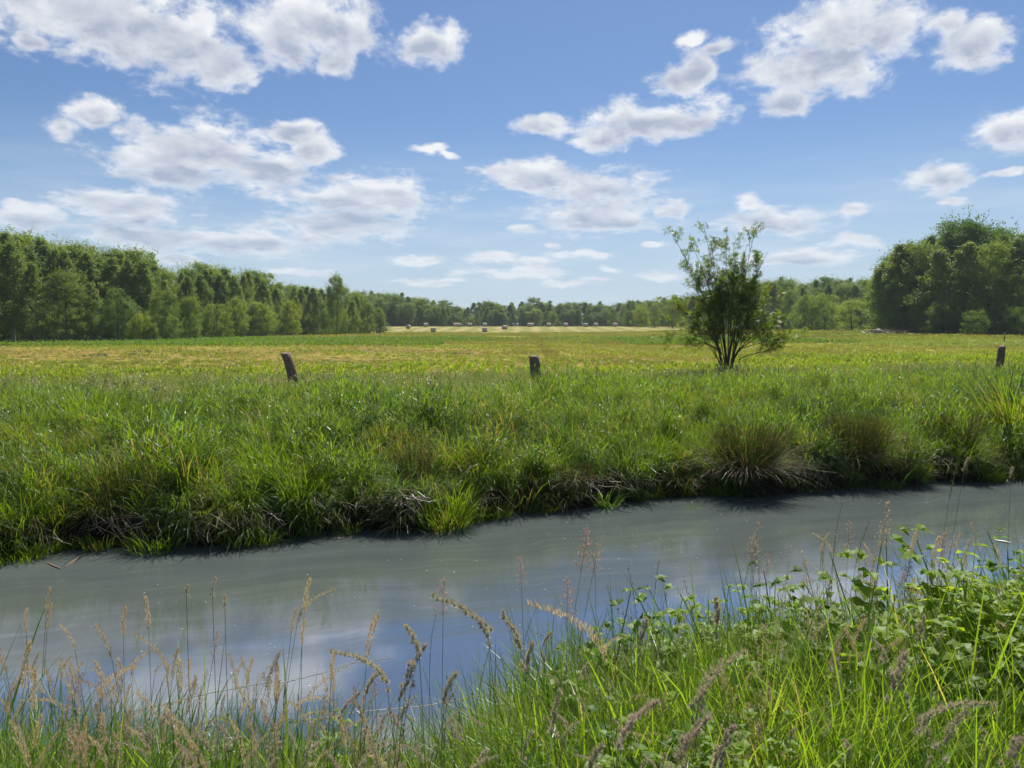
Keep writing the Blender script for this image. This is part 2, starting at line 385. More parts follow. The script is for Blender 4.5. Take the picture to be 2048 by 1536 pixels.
# ground: soil, turf and stubble by place
m_, nt = new_mat('ground')
geo = nt.add('ShaderNodeNewGeometry'); sp = nt.add('ShaderNodeSeparateXYZ'); nt.lk(geo.outputs['Position'], sp.inputs[0])
pos = geo.outputs['Position']
X, Y, Z = sp.outputs
nA = nt.noise(pos, 0.8, 6, 0.65); nB = nt.noise(pos, 0.045, 4, 0.6); nC = nt.noise(pos, 9, 5, 0.7)
turf = nt.mix(nt.ss(nA, .35, .65), (0.030, 0.045, 0.012), (0.065, 0.085, 0.025))
mud = nt.mix(nt.ss(nC, .3, .7), (0.010, 0.008, 0.006), (0.040, 0.030, 0.022))
base = nt.mix(nt.ss(Z, -0.30, -0.12), mud, turf)
# the field
rows = nt.m('SINE', nt.m('MULTIPLY', nt.m('ADD', X, nt.m('MULTIPLY', nA, .3)), 8.38))
soil = nt.mix(nt.ss(nA, .3, .7), (0.14, 0.085, 0.045), (0.24, 0.155, 0.085))
weedy = nt.mix(nt.ss(nA, .35, .6), (0.19, 0.20, 0.035), (0.30, 0.29, 0.06))
fld = nt.mix(nt.m('ADD', nt.ss(nt.m('ADD', nt.m('MULTIPLY', nB, .7), nt.m('MULTIPLY', nA, .3)), .42, .56, 0.25, .85), nt.m('MULTIPLY', rows, .12)), soil, weedy)
wob = nt.m('MULTIPLY', nt.m('SUBTRACT', nB, .5), 60)
Yw = nt.m('ADD', Y, nt.m('MULTIPLY', wob, .4))
grn = nt.m('MULTIPLY', nt.ss(Yw, 96, 104), nt.ss(Yw, 150, 128))
grn = nt.m('MULTIPLY', grn, nt.ss(nt.m('ABSOLUTE', nt.m('SUBTRACT', X, 5)), 6, 14, .35, .9))
brn = nt.m('MULTIPLY', nt.ss(nt.m('ADD', X, nt.m('MULTIPLY', nB, 20)), 2, -8, 0, .5), nt.m('MULTIPLY', nt.ss(Y, 48, 56), nt.ss(Y, 80, 68)))
fld = nt.mix(brn, fld, nt.mix(nt.ss(nA, .35, .65), (0.17, 0.085, 0.04), (0.25, 0.15, 0.07)))
fld = nt.mix(grn, fld, (0.065, 0.12, 0.03))
fld = nt.mix(nt.ss(Yw, 140, 165), fld, nt.mix(nt.ss(nA, .35, .65), (0.15, 0.17, 0.035), (0.22, 0.21, 0.05)))
# grass margin on the right, under the wood
mar = nt.m('MULTIPLY', nt.ss(nt.m('SUBTRACT', nt.m('ADD', X, nt.m('MULTIPLY', Y, .12)), 49), 0, 3), nt.ss(Y, 70, 85))
fld = nt.mix(mar, fld, (0.14, 0.19, 0.04))
# mown hay field with swaths
sw = nt.m('SINE', nt.m('MULTIPLY', nt.m('ADD', X, nt.m('MULTIPLY', nB, 10)), 1.15))
sw2 = nt.noise(nt.vm('MULTIPLY', pos, (.25, .04, 1)), 1.0, 3, .6)
hayc = nt.mix(nt.ss(nt.m('ADD', nt.m('MULTIPLY', sw, .25), sw2), .3, .8), (0.20, 0.20, 0.07), (0.30, 0.26, 0.12))
fld = nt.mix(nt.ss(Y, 199, 203), fld, hayc)
fld = nt.mix(nt.ss(Y, 262, 285), fld, (0.04, 0.06, 0.02))
# a bare wheel track
trk = nt.m('ABSOLUTE', nt.m('SUBTRACT', nt.m('SUBTRACT', X, 2.4), nt.m('MULTIPLY', Y, .0105)))
tm = nt.m('MULTIPLY', nt.m('MULTIPLY', nt.ss(trk, .9, .4), nt.ss(Y, 50, 62)), nt.ss(Y, 190, 170))
fld = nt.mix(nt.m('MULTIPLY', tm, nt.ss(nA, .3, .5)), fld, (0.12, 0.06, 0.03))
onf = nt.ss(nt.m('SUBTRACT', Y, nt.m('MULTIPLY', X, .16)), 30, 33)
c = nt.mix(onf, base, fld)
p = nt.add('ShaderNodeBsdfPrincipled'); nt.lk(c, p.inputs['Base Color']); p.inputs['Roughness'].default_value = 1; p.inputs['Specular IOR Level'].default_value = 0.0
bp = nt.add('ShaderNodeBump'); bp.inputs['Strength'].default_value = 0.8; bp.inputs['Distance'].default_value = 0.08
nt.lk(nA, bp.inputs['Height']); nt.lk(bp.outputs[0], p.inputs['Normal'])
o = nt.add('ShaderNodeOutputMaterial'); nt.lk(p.outputs[0], o.inputs[0])
M['ground'] = m_

# water with a thin grey scum drawn out in streaks
m_, nt = new_mat('ditch_water')
geo = nt.add('ShaderNodeNewGeometry'); pos = geo.outputs['Position']
rot = nt.add('ShaderNodeVectorRotate', rotation_type='Z_AXIS'); nt.lk(pos, rot.inputs['Vector']); rot.inputs['Angle'].default_value = -0.27
pr = rot.outputs[0]
wp = nt.add('ShaderNodeTexNoise'); wp.inputs['Scale'].default_value = .45; wp.inputs['Detail'].default_value = 2; nt.lk(pr, wp.inputs['Vector'])
pw = nt.vm('ADD', pr, nt.vm('SCALE', wp.outputs['Color'], scale=1.3))
s1 = nt.noise(nt.vm('MULTIPLY', pw, (.22, 2.6, 1)), 1.0, 7, .62)
s2 = nt.noise(nt.vm('MULTIPLY', pw, (.6, 9, 1)), 1.0, 5, .6)
s3 = nt.noise(pr, 70, 3, .6)
film = nt.m('ADD', nt.m('MULTIPLY', s1, .7), nt.m('MULTIPLY', s2, .3))
fc = nt.mix(nt.ss(film, .38, .62), (0.058, 0.070, 0.067), (0.072, 0.085, 0.082))
fc = nt.mix(nt.ss(nt.m('ADD', s2, nt.m('MULTIPLY', s3, .3)), .72, .9, 0, .25), fc, (0.12, 0.13, 0.12))
d = nt.add('ShaderNodeBsdfDiffuse'); nt.lk(fc, d.inputs[0])
g = nt.add('ShaderNodeBsdfGlossy'); g.inputs['Color'].default_value = (.95, .97, 1, 1)
g.inputs['Roughness'].default_value = .07
fr = nt.add('ShaderNodeFresnel'); fr.inputs['IOR'].default_value = 1.95
bp = nt.add('ShaderNodeBump'); bp.inputs['Strength'].default_value = .022; bp.inputs['Distance'].default_value = .02
rip = nt.noise(nt.vm('MULTIPLY', pr, (1.5, 2.4, 1)), 2.5, 3, .5); nt.lk(rip, bp.inputs['Height'])
nt.lk(bp.outputs[0], g.inputs['Normal']); nt.lk(bp.outputs[0], fr.inputs['Normal'])
spw = nt.add('ShaderNodeSeparateXYZ'); nt.lk(pos, spw.inputs[0])
cw = nt.m('ADD', nt.m('SUBTRACT', spw.outputs[1], nt.m('MULTIPLY', spw.outputs[0], .3)), nt.m('MULTIPLY', nt.m('SUBTRACT', s1, .5), 3.0))
scum = nt.ss(cw, 7.0, 8.6)      # the scum has drifted against the far bank
cover = nt.m('SUBTRACT', 1.0, nt.m('MULTIPLY', scum, .80))
nt.lk(nt.mix(scum, nt.mix(0.4, fc, (0.012, 0.018, 0.016)), fc), d.inputs[0])
mx = nt.add('ShaderNodeMixShader'); nt.lk(nt.m('MINIMUM', nt.m('MULTIPLY', nt.m('MULTIPLY', fr.outputs[0], 2.6), cover), 1.0), mx.inputs[0]); nt.lk(d.outputs[0], mx.inputs[1]); nt.lk(g.outputs[0], mx.inputs[2])
o = nt.add('ShaderNodeOutputMaterial'); nt.lk(mx.outputs[0], o.inputs[0])
M['water'] = m_

# ------------------------------------------------------------------ ground and water
def axis(segs):
    out = []
    for a, b, s in segs: out += list(np.arange(a, b, s))
    return np.array(out + [segs[-1][1]])
xs = axis([(-3000, -300, 300), (-300, -60, 12), (-60, -22, 2), (-22, 26, .16), (26, 60, 2), (60, 300, 12), (300, 3000, 300)])
ys = axis([(-300, -20, 40), (-20, 0, 2), (0, 21, .12), (21, 34, .4), (34, 110, 2), (110, 280, 4), (280, 600, 40), (600, 4000, 425)])
XX, YY = np.meshgrid(xs, ys); ZZ = H(XX, YY)
V = np.stack([XX, YY, ZZ], 2).reshape(-1, 3); nx = len(xs); ny = len(ys)
i = np.arange(ny - 1)[:, None] * nx + np.arange(nx - 1)[None]
link('ground', mk('ground', V, [np.stack([i, i + 1, i + nx + 1, i + nx], 2).reshape(-1, 4)], [M['ground']], smooth=True), kind='structure')
wx = np.linspace(-60, 100, 41)
a = np.stack([wx, ynear(wx) - .35, np.full_like(wx, WZ)], 1); b = np.stack([wx, yfar(wx) + .25, np.full_like(wx, WZ)], 1)
n = len(wx); k = np.arange(n - 1)
link('water', mk('water', np.concatenate([a, b]), [np.stack([k, k + 1, k + 1 + n, k + n], 1)], [M['water']]), kind='structure')

# thin summer haze: one closed box of even, pale air
hb = [(-900, -120, -3), (900, -120, -3), (900, 1200, -3), (-900, 1200, -3)]; hv = hb + [(a_, b_, 27) for a_, b_, _ in hb]
m_, nt = new_mat('haze_air'); pv = nt.add('ShaderNodeVolumePrincipled'); pv.inputs['Density'].default_value = 0.00020; pv.inputs['Color'].default_value = (.8, .88, 1, 1); pv.inputs['Anisotropy'].default_value = .3
o = nt.add('ShaderNodeOutputMaterial'); nt.lk(pv.outputs[0], o.inputs['Volume'])
link('haze', mk('haze', hv, [[(3, 2, 1, 0), (4, 5, 6, 7), (0, 1, 5, 4), (1, 2, 6, 5), (2, 3, 7, 6), (3, 0, 4, 7)]], [m_]), kind='stuff')

# ------------------------------------------------------------------ scatter (stuff only)
def scatter(name, pts, rz, tilt, scl, idx, meshes, label=None, cat=None):
    pc = bpy.data.collections.new(name + '_pieces')
    for j, me in enumerate(meshes):
        o_ = bpy.data.objects.new('%s_%02d' % (name, j), me); pc.objects.link(o_)
    me = bpy.data.meshes.new(name); n = len(pts)
    me.vertices.add(n); me.vertices.foreach_set('co', np.asarray(pts, np.float32).ravel())
    a_ = me.attributes.new('rot', 'FLOAT_VECTOR', 'POINT')
    rv = np.stack([tilt[:, 0], tilt[:, 1], rz], 1).astype(np.float32); a_.data.foreach_set('vector', rv.ravel())
    a_ = me.attributes.new('scl', 'FLOAT', 'POINT'); a_.data.foreach_set('value', np.asarray(scl, np.float32))
    a_ = me.attributes.new('idx', 'INT', 'POINT'); a_.data.foreach_set('value', np.asarray(idx, np.int32))
    o_ = link(name, me, kind='stuff', label=label, cat=cat)
    t = bpy.data.node_groups.new(name, 'GeometryNodeTree')
    t.interface.new_socket('Geometry', in_out='INPUT', socket_type='NodeSocketGeometry')
    t.interface.new_socket('Geometry', in_out='OUTPUT', socket_type='NodeSocketGeometry')
    gi = t.nodes.new('NodeGroupInput'); go = t.nodes.new('NodeGroupOutput')
    ci = t.nodes.new('GeometryNodeCollectionInfo'); ci.inputs['Collection'].default_value = pc
    ci.inputs['Separate Children'].default_value = True; ci.inputs['Reset Children'].default_value = True
    ip = t.nodes.new('GeometryNodeInstanceOnPoints'); ip.inputs['Pick Instance'].default_value = True
    def na(nm, dt):
        q = t.nodes.new('GeometryNodeInputNamedAttribute'); q.data_type = dt; q.inputs['Name'].default_value = nm; return q.outputs['Attribute']
    t.links.new(gi.outputs[0], ip.inputs['Points']); t.links.new(ci.outputs[0], ip.inputs['Instance'])
    t.links.new(na('idx', 'INT'), ip.inputs['Instance Index']); t.links.new(na('rot', 'FLOAT_VECTOR'), ip.inputs['Rotation'])
    t.links.new(na('scl', 'FLOAT'), ip.inputs['Scale']); t.links.new(ip.outputs[0], go.inputs[0])
    md = o_.modifiers.new('scatter', 'NODES'); md.node_group = t
    return o_

def clump(seed, n, rad, L, wd, lean=(0.05, .5), curl=(.2, 1.4), mat=None, nseg=4, extra=None, twist=.6):
    g = np.random.default_rng(seed)
    a_ = g.uniform(0, 2 * math.pi, n); r_ = rad * np.sqrt(g.uniform(0, 1, n))
    base_ = np.stack([np.cos(a_) * r_, np.sin(a_) * r_, np.full(n, -.03)], 1)
    az_ = a_ + g.normal(0, .8, n)
    A = Acc(); V_, F_, T_ = blades(g, base_, az_, g.uniform(*L, n), g.uniform(*lean, n), g.uniform(*curl, n), g.uniform(*wd, n), nseg, twist=twist)
    A.add(V_, F_, None, T_)
    if extra: extra(A, g)
    return A.mesh('grass_piece', [mat])

def fill(n, x0, x1, y0, y1, keep):
    x = rng.uniform(x0, x1, n); y = rng.uniform(y0, y1, n); k_ = keep(x, y); return x[k_], y[k_]
def inview(x, y, m=1.5): return np.abs(x) < 0.70 * y + m
def place(name, x, y, meshes, s=(.7, 1.3), tilt=.12, zoff=0.0, sfun=None, **kw):
    n = len(x); sc_ = rng.uniform(*s, n)
    if sfun is not None: sc_ = sc_ * sfun(x, y)
    pts = np.stack([x, y, H(x, y) + zoff], 1)
    return scatter(name, pts, rng.uniform(0, 6.283, n), rng.normal(0, tilt, (n, 2)), sc_, rng.integers(0, len(meshes), n), meshes, **kw)
def pn(x, y, f, seed=0):
    """cheap smooth noise for patchiness"""
    return (np.sin(x * f + seed) * np.sin(y * f * 1.3 + seed * 2.1) + .6 * np.sin(x * f * 2.3 + y * f * 1.7 + seed * 3.3) + .4 * np.sin(-x * f * 4.1 + y * f * 3.7 + seed)) / 2

# far bank: lush broad-bladed grass
gb = [clump(100 + j, 28, .20, (.35, .85), (.009, .020), (.05, .5), (.3, 1.9), M['bank']) for j in range(6)]
onb = lambda x, y: (y > yfar(x) + .1) & (y < yfar(x) + 12.5 + 1.5 * np.sin(x * .8)) & inview(x, y)
def tussocks(name, nt_, per, sd_, box, keep, meshes, s=(.65, 1.25), lean=.55, **kw):
    tx, ty = fill(nt_, *box, keep); n_ = len(tx); q_ = np.repeat(np.arange(n_), per); th_ = rng.uniform(*s, n_)
    dx_ = rng.normal(0, sd_, (len(q_), 2)); rr_ = np.hypot(dx_[:, 0], dx_[:, 1]) / sd_
    x_ = tx[q_] + dx_[:, 0]; y_ = ty[q_] + dx_[:, 1]; ok = y_ > yfar(x_) + .03
    sc_ = th_[q_] * (1 + .25 * pn(tx, ty, .95, 6))[q_] * (1.15 - .25 * rr_) * rng.uniform(.85, 1.1, len(q_)); a_ = np.arctan2(dx_[:, 1], dx_[:, 0]); am_ = lean * np.minimum(rr_, 1.8) / 1.8
    tl_ = np.stack([-np.sin(a_) * am_, np.cos(a_) * am_], 1) + rng.normal(0, .1, (len(q_), 2))
    pts = np.stack([x_, y_, H(x_, y_) - .01], 1)[ok]
    return scatter(name, pts, rng.uniform(0, 6.28, ok.sum()), tl_[ok], np.maximum(sc_, .3)[ok], rng.integers(0, len(meshes), ok.sum()), meshes, **kw)
x, y = fill(17000, -14, 24, 9.5, 30, onb)
place('short_bank_grass', x, y, gb, (.4, .7), .25)
tussocks('bank_grass', 2600, 8, .17, (-14, 24, 9.5, 30), onb, gb, (.6, 1.2))
def leafy(seed, ns=7, hgt=(.55, 1.0), ll=(.2, .36), wd=(.013, .023)):
    g = np.random.default_rng(seed); A = Acc()
    for s_ in range(ns):
        hh = g.uniform(*hgt); b_ = np.array([g.normal(0, .08), g.normal(0, .08), -.02]); tp = b_ + [g.normal(0, .12) * hh, g.normal(0, .12) * hh, hh]
        V_, F_, T_ = blades(g, np.array([b_]), np.array([math.atan2(tp[1] - b_[1], tp[0] - b_[0])]), np.array([hh]), np.array([.04]), np.array([.2]), np.array([.006]), 3, T=np.array([.2])); A.add(V_, F_, None, T_)
        m_ = 8; t = np.linspace(.12, 1, m_); a_ = g.uniform(0, 6.28) + np.arange(m_) * math.pi + g.normal(0, .5, m_)
        V_, F_, T_ = blades(g, b_ + (tp - b_) * t[:, None] * [1, 1, .92], a_, g.uniform(*ll, m_) * 1.1 * (1.1 - .35 * t), g.uniform(.25, .8, m_) * (1.2 - .6 * t), g.uniform(.5, 1.7, m_), g.uniform(*wd, m_), 4, T=np.clip(t * .7 + g.uniform(0, .3, m_), 0, 1), twist=.5); A.add(V_, F_, None, T_)
    return A.mesh('reed_piece', [M['reed'] if seed % 2 else M['bank']])
lf = [leafy(180 + j) for j in range(6)]
tussocks('leafy_bank_grass', 3600, 4, .16, (-14, 24, 9.5, 26), lambda x, y: onb(x, y) & (pn(x, y, .7, 15) > -.35) & (y < yfar(x) + 8 + 1.5 * np.sin(x)), lf, (.45, .95), .45)
gbw = [clump(150 + j, 14, .12, (.4, .8), (.014, .026), (.05, .5), (.6, 2.0), M['reed']) for j in range(4)]
tussocks('reed_grass_on_bank', 500, 6, .16, (-14, 24, 9.5, 24), lambda x, y: onb(x, y) & (pn(x, y, .9, 11) > -.2), gbw, (.6, 1.0))
# grass hanging over the cut edge
gh = [clump(140 + j, 26, .14, (.3, .6), (.006, .014), (.3, 1.1), (1.0, 2.2), M['bank']) for j in range(3)]
n = 4200; x = rng.uniform(-13, 23, n); y = yfar(x) + rng.uniform(.1, .6, n); k_ = pn(x, y, 1.7, 2) > -.02; x = x[k_]; y = y[k_]
place('overhanging_grass', x, y, gh, (.6, 1.25), .2)
# tufts down at the waterline
n = 700; x = rng.uniform(-13, 23, n); k_ = pn(x, x * 0, 1.9, 5) > .1; x = x[k_]; y = yfar(x) + rng.uniform(-.1, .1, len(x))
pts = np.stack([x, y, np.full(len(x), WZ - .02)], 1)
scatter('waterline_grass', pts, rng.uniform(0, 6.28, len(x)), rng.normal(0, .1, (len(x), 2)), rng.uniform(.3, .65, len(x)), rng.integers(0, 6, len(x)), gb)
# berm: finer, paler grass with a haze of seed heads
def seedtops(A, g):
    n = 16; a_ = g.uniform(0, 6.28, n); r_ = .22 * np.sqrt(g.uniform(0, 1, n))
    for q in range(n):
        hgt = g.uniform(.25, .48); c0 = np.array([math.cos(a_[q]) * r_[q], math.sin(a_[q]) * r_[q], 0]); top = c0 + [g.normal(0, .08), g.normal(0, .08), hgt]
        V_, F_, T_ = blades(g, np.array([c0]), np.array([g.uniform(0, 6.28)]), np.array([hgt]), np.array([.05]), np.array([.25]), np.array([.004]), 3, T=np.array([.95]))
        A.add(V_, F_, None, T_)
        C_ = V_[-1] + np.stack([g.normal(0, .012, 9), g.normal(0, .012, 9), g.uniform(-.12, .0, 9)], 1)
        V2, F2 = cards(g, C_, g.normal(size=(9, 3)), g.uniform(.018, .035, 9)); A.add(V2, F2, None, 1.0)
gf = [clump(160 + j, 34, .24, (.14, .36), (.004, .009), (.05, .6), (.2, 1.4), M['fine'], 3, extra=seedtops) for j in range(5)]
onm = lambda x, y: (y > yfar(x) + 9 + 2.0 * pn(x, y, .6, 1)) & (y - .16 * x < 33) & inview(x, y)
x, y = fill(9000, -26, 34, 16, 40, onm); place('short_meadow_grass', x, y, gf, (.4, .7), .2)
tussocks('seeding_meadow_grass', 3000, 6, .22, (-26, 34, 16, 40), onm, gf, (.6, 1.35), .4)
x, y = fill(3600, -14, 26, 10, 28, lambda x, y: (y > yfar(x) + .6) & (pn(x, y, .8, 9) > .12) & inview(x, y))
place('seeding_bank_grass', x, y, gf, (.7, 1.2), .14)
# nettles and docks standing in the berm
def weed_tall(seed, h=.75):
    g = np.random.default_rng(seed); A = Acc()
    for s_ in range(5):
        b_ = np.array([g.normal(0, .09), g.normal(0, .09), 0]); tp = b_ + [g.normal(0, .08), g.normal(0, .08), h * g.uniform(.6, 1)]
        V_, F_, F3_ = tube(np.array([b_, (b_ + tp) / 2 + g.normal(0, .01, 3), tp]), [.005, .004, .002], 3); A.add(V_, F_, F3_, .2)
        n = 26; t = g.uniform(.15, 1, n); C_ = b_ + (tp - b_) * t[:, None] + g.normal(0, .05, (n, 3)) * (1.1 - t[:, None])
        V2, F2 = cards(g, C_, g.normal(0, .5, (n, 3)) + [0, 0, 1], g.uniform(.05, .11, n) * (1.2 - .6 * t)); A.add(V2, F2, None, np.repeat(g.uniform(0, 1, n), 4))
    return A.mesh('weed_piece', [M['fine'] if seed % 2 else M['bank']])
gw = [weed_tall(200 + j, .68) for j in range(4)]
x, y = fill(4200, -26, 30, 20, 36, lambda x, y: (y > yfar(x) + 11) & (y - .16 * x < 32) & (pn(x, y, .7, 7) > .2) & inview(x, y))
place('nettles', x, y, gw, (.6, 1.15), .1)

# maize seedlings along the near side of the field, in rows
def maize(seed, k=7, L=(.22, .42), wd=(.025, .045), mat='maize'):
    g = np.random.default_rng(seed); a_ = np.arange(k) * math.pi + g.normal(0, .5, k) + g.uniform(0, 3)
    base_ = np.stack([np.zeros(k), np.zeros(k), np.linspace(0, .1, k)], 1)
    V_, F_, T_ = blades(g, base_, a_, g.uniform(*L, k), g.uniform(.1, .55, k), g.uniform(.6, 1.6, k), g.uniform(*wd, k), 4)
    A = Acc(); A.add(V_, F_, None, T_); return A.mesh('maize_piece', [M[mat]])
mz = [maize(300 + j) for j in range(6)]
mzd = [maize(320 + j, 7, (.25, .45), (.05, .09), 'crop') for j in range(4)]
n = 30000
row = np.floor(rng.uniform(-60, 70, n)) * .75; x = row + rng.normal(0, .06, n); y = rng.uniform(29, 62, n)
k_ = inview(x, y) & (y - .16 * x > 31) & ((y - .16 * x - 31) < 12 + 5 * pn(x, y, .25, 3) + 10 * (x > 14)) ; x, y = x[k_], y[k_]
place('young_maize', x, y, mz, (.6, 1.15), .1)
n = 15000
row = np.floor(rng.uniform(-60, 70, n)) * .75; x = row + rng.normal(0, .06, n); y = rng.uniform(45, 95, n)
k_ = inview(x, y) & (pn(x, y, .16, 8) > .12 - .25 * (x > 14)); x, y = x[k_], y[k_]
place('maize_in_patches', x, y, mz, (.5, .9), .1)
n = 34000
row = np.floor(rng.uniform(-130, 130, n)) * .75; x = row + rng.normal(0, .08, n); y = rng.uniform(82, 150, n)
k_ = inview(x, y) & (x < 47 - .12 * y + 3) & (y > 84 + 8 * pn(x, y, .05, 3) + 16 * (np.abs(x - 3) < 11)) & (y < 128 + 10 * pn(x, x, .04, 1)) & ((np.abs(x - 5) > 9) | (pn(x, y, .2, 1) > .1)); x, y = x[k_], y[k_]
place('green_crop_rows', x, y, mzd, (.7, 1.2), .1)
# low weeds over the whole field
def weed_low(seed):
    g = np.random.default_rng(seed); n = 26
    C_ = np.stack([g.normal(0, .16, n), g.normal(0, .16, n), g.uniform(.02, .16, n)], 1)
    V_, F_ = cards(g, C_, g.normal(0, .6, (n, 3)) + [0, 0, .7], g.uniform(.05, .13, n), .55)
    A = Acc(); A.add(V_, F_, None, np.repeat(g.uniform(0, 1, n), 4)); return A.mesh('weed_piece', [M['weed']])
wl = [weed_low(340 + j) for j in range(5)]
x, y = fill(60000, -70, 70, 30, 110, lambda x, y: inview(x, y) & ((x > -3 + 5 * np.sin(y)) | (y < 50) | (y > 78) | (rng.random(len(x)) < .35)) & (y - .16 * x > 33) & (rng.uniform(0, 1, len(x)) < np.clip(1.25 - y / 110, .2, 1)))
place('field_weeds', x, y, wl, (.5, 1.1), .1)
x, y = fill(52000, -140, 120, 90, 203, lambda x, y: inview(x, y) & (pn(x, y, .07, 2) > -.45))
place('distant_field_weeds', x, y, wl, (.9, 1.7), .1)

# ------------------------------------------------------------------ trees
def tree_trunk(seed, Ht, r0, mat, nl=7, z0=.35, spread=.25, stems=1):
    g = np.random.default_rng(seed); A = Acc()
    for s_ in range(stems):
        n = 7; t = np.linspace(0, 1, n); ph = g.uniform(0, 6.28)
        lean_ = np.array([math.cos(ph), math.sin(ph)]) * (.0 if stems == 1 else .12) * Ht
        cx = np.cumsum(g.normal(0, .02 * Ht, n)) * t + lean_[0] * t; cy_ = np.cumsum(g.normal(0, .02 * Ht, n)) * t + lean_[1] * t
        pts_ = np.stack([cx, cy_, t * Ht * .93 - .3 * (t == 0)], 1)
        V_, F_, F3_ = tube(pts_, r0 * (1 - t * .92) * (1.25 if s_ == 0 else .9), 7); A.add(V_, F_, F3_)
        for q in range(nl):
            tt = g.uniform(z0, .85); p0 = np.array([np.interp(tt, t, pts_[:, 0]), np.interp(tt, t, pts_[:, 1]), np.interp(tt, t, pts_[:, 2])])
            a_ = g.uniform(0, 6.28); Lb = Ht * spread * (1.15 - tt) * g.uniform(.7, 1.2)
            dr = np.array([math.cos(a_), math.sin(a_), g.uniform(.3, 1.0)])
            u = np.linspace(0, 1, 4)[:, None]; pb = p0 + dr * Lb * u + np.array([0, 0, .15 * Lb]) * u ** 2 + g.normal(0, .03 * Lb, (4, 3)) * u
            V_, F_, F3_ = tube(pb, r0 * .38 * (1 - tt * .6) * (1 - u[:, 0] * .85), 4); A.add(V_, F_, F3_)
    return A.mesh('trunk', [M[mat]], True)
def tree_crown(seed, Ht, Rr, z0, kind, nclump, per, clr, card):
    g = np.random.default_rng(seed)
    t = g.uniform(0, 1, nclump) ** .9; a_ = g.uniform(0, 6.28, nclump)
    if kind == 'birch': prof = np.sin(np.pi * np.clip(t * .86 + .12, 0, 1)) ** .7 * (1 - .42 * t)
    elif kind == 'round': prof = np.sqrt(np.clip(1 - ((t - .42) / .62) ** 2, .03, 1))
    elif kind == 'bush': prof = np.sqrt(np.clip(1 - (np.abs(t - .25) / .80) ** 2.2, .03, 1))
    else: prof = np.clip(np.sqrt(np.clip(1 - ((t - .35) / .68) ** 2, .03, 1)), .1, 1) * .95
    lob = 1 + .22 * np.sin(3 * a_ + g.uniform(0, 6)) + .14 * np.sin(5 * a_ + t * 7 + g.uniform(0, 6)) + g.normal(0, .07, nclump)
    rad = Rr * prof * lob * np.sqrt(g.uniform(.18, 1, nclump))
    z = z0 + t * (Ht - z0)
    C = np.stack([np.cos(a_) * rad, np.sin(a_) * rad, z], 1)
    cr = clr * g.uniform(.55, 1.35, nclump) * (1.1 - .45 * t if kind == 'birch' else 1)
    n = nclump * per; ci = np.repeat(np.arange(nclump), per)
    d = g.normal(size=(n, 3)); d /= np.linalg.norm(d, axis=1, keepdims=True)
    stretch = {'birch': (.8, .8, 1.25), 'round': (1, 1, .72), 'bush': (1, 1, .8), 'oak': (1.1, 1.1, .65)}[kind]
    Pp = C[ci] + d * (cr[ci] * g.uniform(.15, 1, n) ** .55)[:, None] * stretch
    # loose sprays that break the outline
    ns = nclump * 3; cs = g.integers(0, nclump, ns); ds = g.normal(size=(ns, 3)) + [0, 0, .9 if kind != 'bush' else .5]; ds /= np.linalg.norm(ds, axis=1, keepdims=True)
    u = g.uniform(.9, 1.75, (ns, 7)); S = (C[cs][:, None] + ds[:, None] * (cr[cs][:, None] * u)[..., None] + g.normal(0, .07, (ns, 7, 3))).reshape(-1, 3)
    Pp = np.concatenate([Pp, S]); dd = np.concatenate([d, np.repeat(ds, 7, 0)])
    Pp[:, 2] = np.maximum(Pp[:, 2], .1)
    nrm = dd * .7 + g.normal(0, .55, (len(Pp), 3)) + [0, 0, .35]
    sz = card * g.uniform(.55, 1.35, len(Pp))
    V_, F_ = cards(g, Pp, nrm, sz, .55)
    tint = np.concatenate([np.clip(g.uniform(0, 1, nclump)[ci] * .6 + g.uniform(0, .4, n), 0, 1), g.uniform(.3, 1, ns * 7)])
    return mk('crown', V_, [F_], [M['tree']], {'tint': np.repeat(tint, 4)})
TP = {}   # prototypes: (trunk mesh, crown mesh, height)
for j in range(3): TP['birch', j] = (tree_trunk(400 + j, 12, .13, 'birch', 8), tree_crown(410 + j, 12, 2.5, 1.0, 'birch', 95, 150, .85, .20), 12, 2.5)
for j in range(3): TP['round', j] = (tree_trunk(420 + j, 12, .2, 'bark', 9), tree_crown(430 + j, 12, 3.7, .5, 'round', 135, 150, 1.0, .22), 12, 3.7)
for j in range(2): TP['oak', j] = (tree_trunk(440 + j, 14, .3, 'bark', 12), tree_crown(450 + j, 14, 5.2, 1.0, 'oak', 175, 150, 1.15, .26), 14, 5.2)
for j in range(3): TP['bush', j] = (tree_trunk(460 + j, 5, .06, 'bark', 4, .15, .35, 4), tree_crown(470 + j, 5, 2.6, .15, 'bush', 75, 130, .62, .16), 5, 2.7)
NAMES = {'birch': 'birch_tree', 'round': 'broadleaf_tree', 'oak': 'oak_tree', 'bush': 'bush'}
CATS = {'birch': 'tree', 'round': 'tree', 'oak': 'tree', 'bush': 'bush'}
def tree(kind, j, X_, Y_, Ht, label, group, c=(1, 1, 1), wide=1.0):
    tr_, cr_, h0, r0 = TP[kind, j % (2 if kind == 'oak' else 3)]
    s_ = Ht / h0; sw_ = s_ * wide
    e = bpy.data.objects.new(NAMES[kind], None); col.objects.link(e); e.empty_display_size = .3
    e.location = (X_, Y_, h1(X_, Y_) - .05); e.rotation_euler = (0, 0, random.uniform(0, 6.28)); e.scale = (sw_, sw_, s_)
    e['label'] = label; e['category'] = CATS[kind]
    if group: e['group'] = group
    for nm, me in (('trunk', tr_), ('crown', cr_)):
        o_ = bpy.data.objects.new(nm, me); col.objects.link(o_); o_.parent = e; o_.color = (*c, 1)
    return e
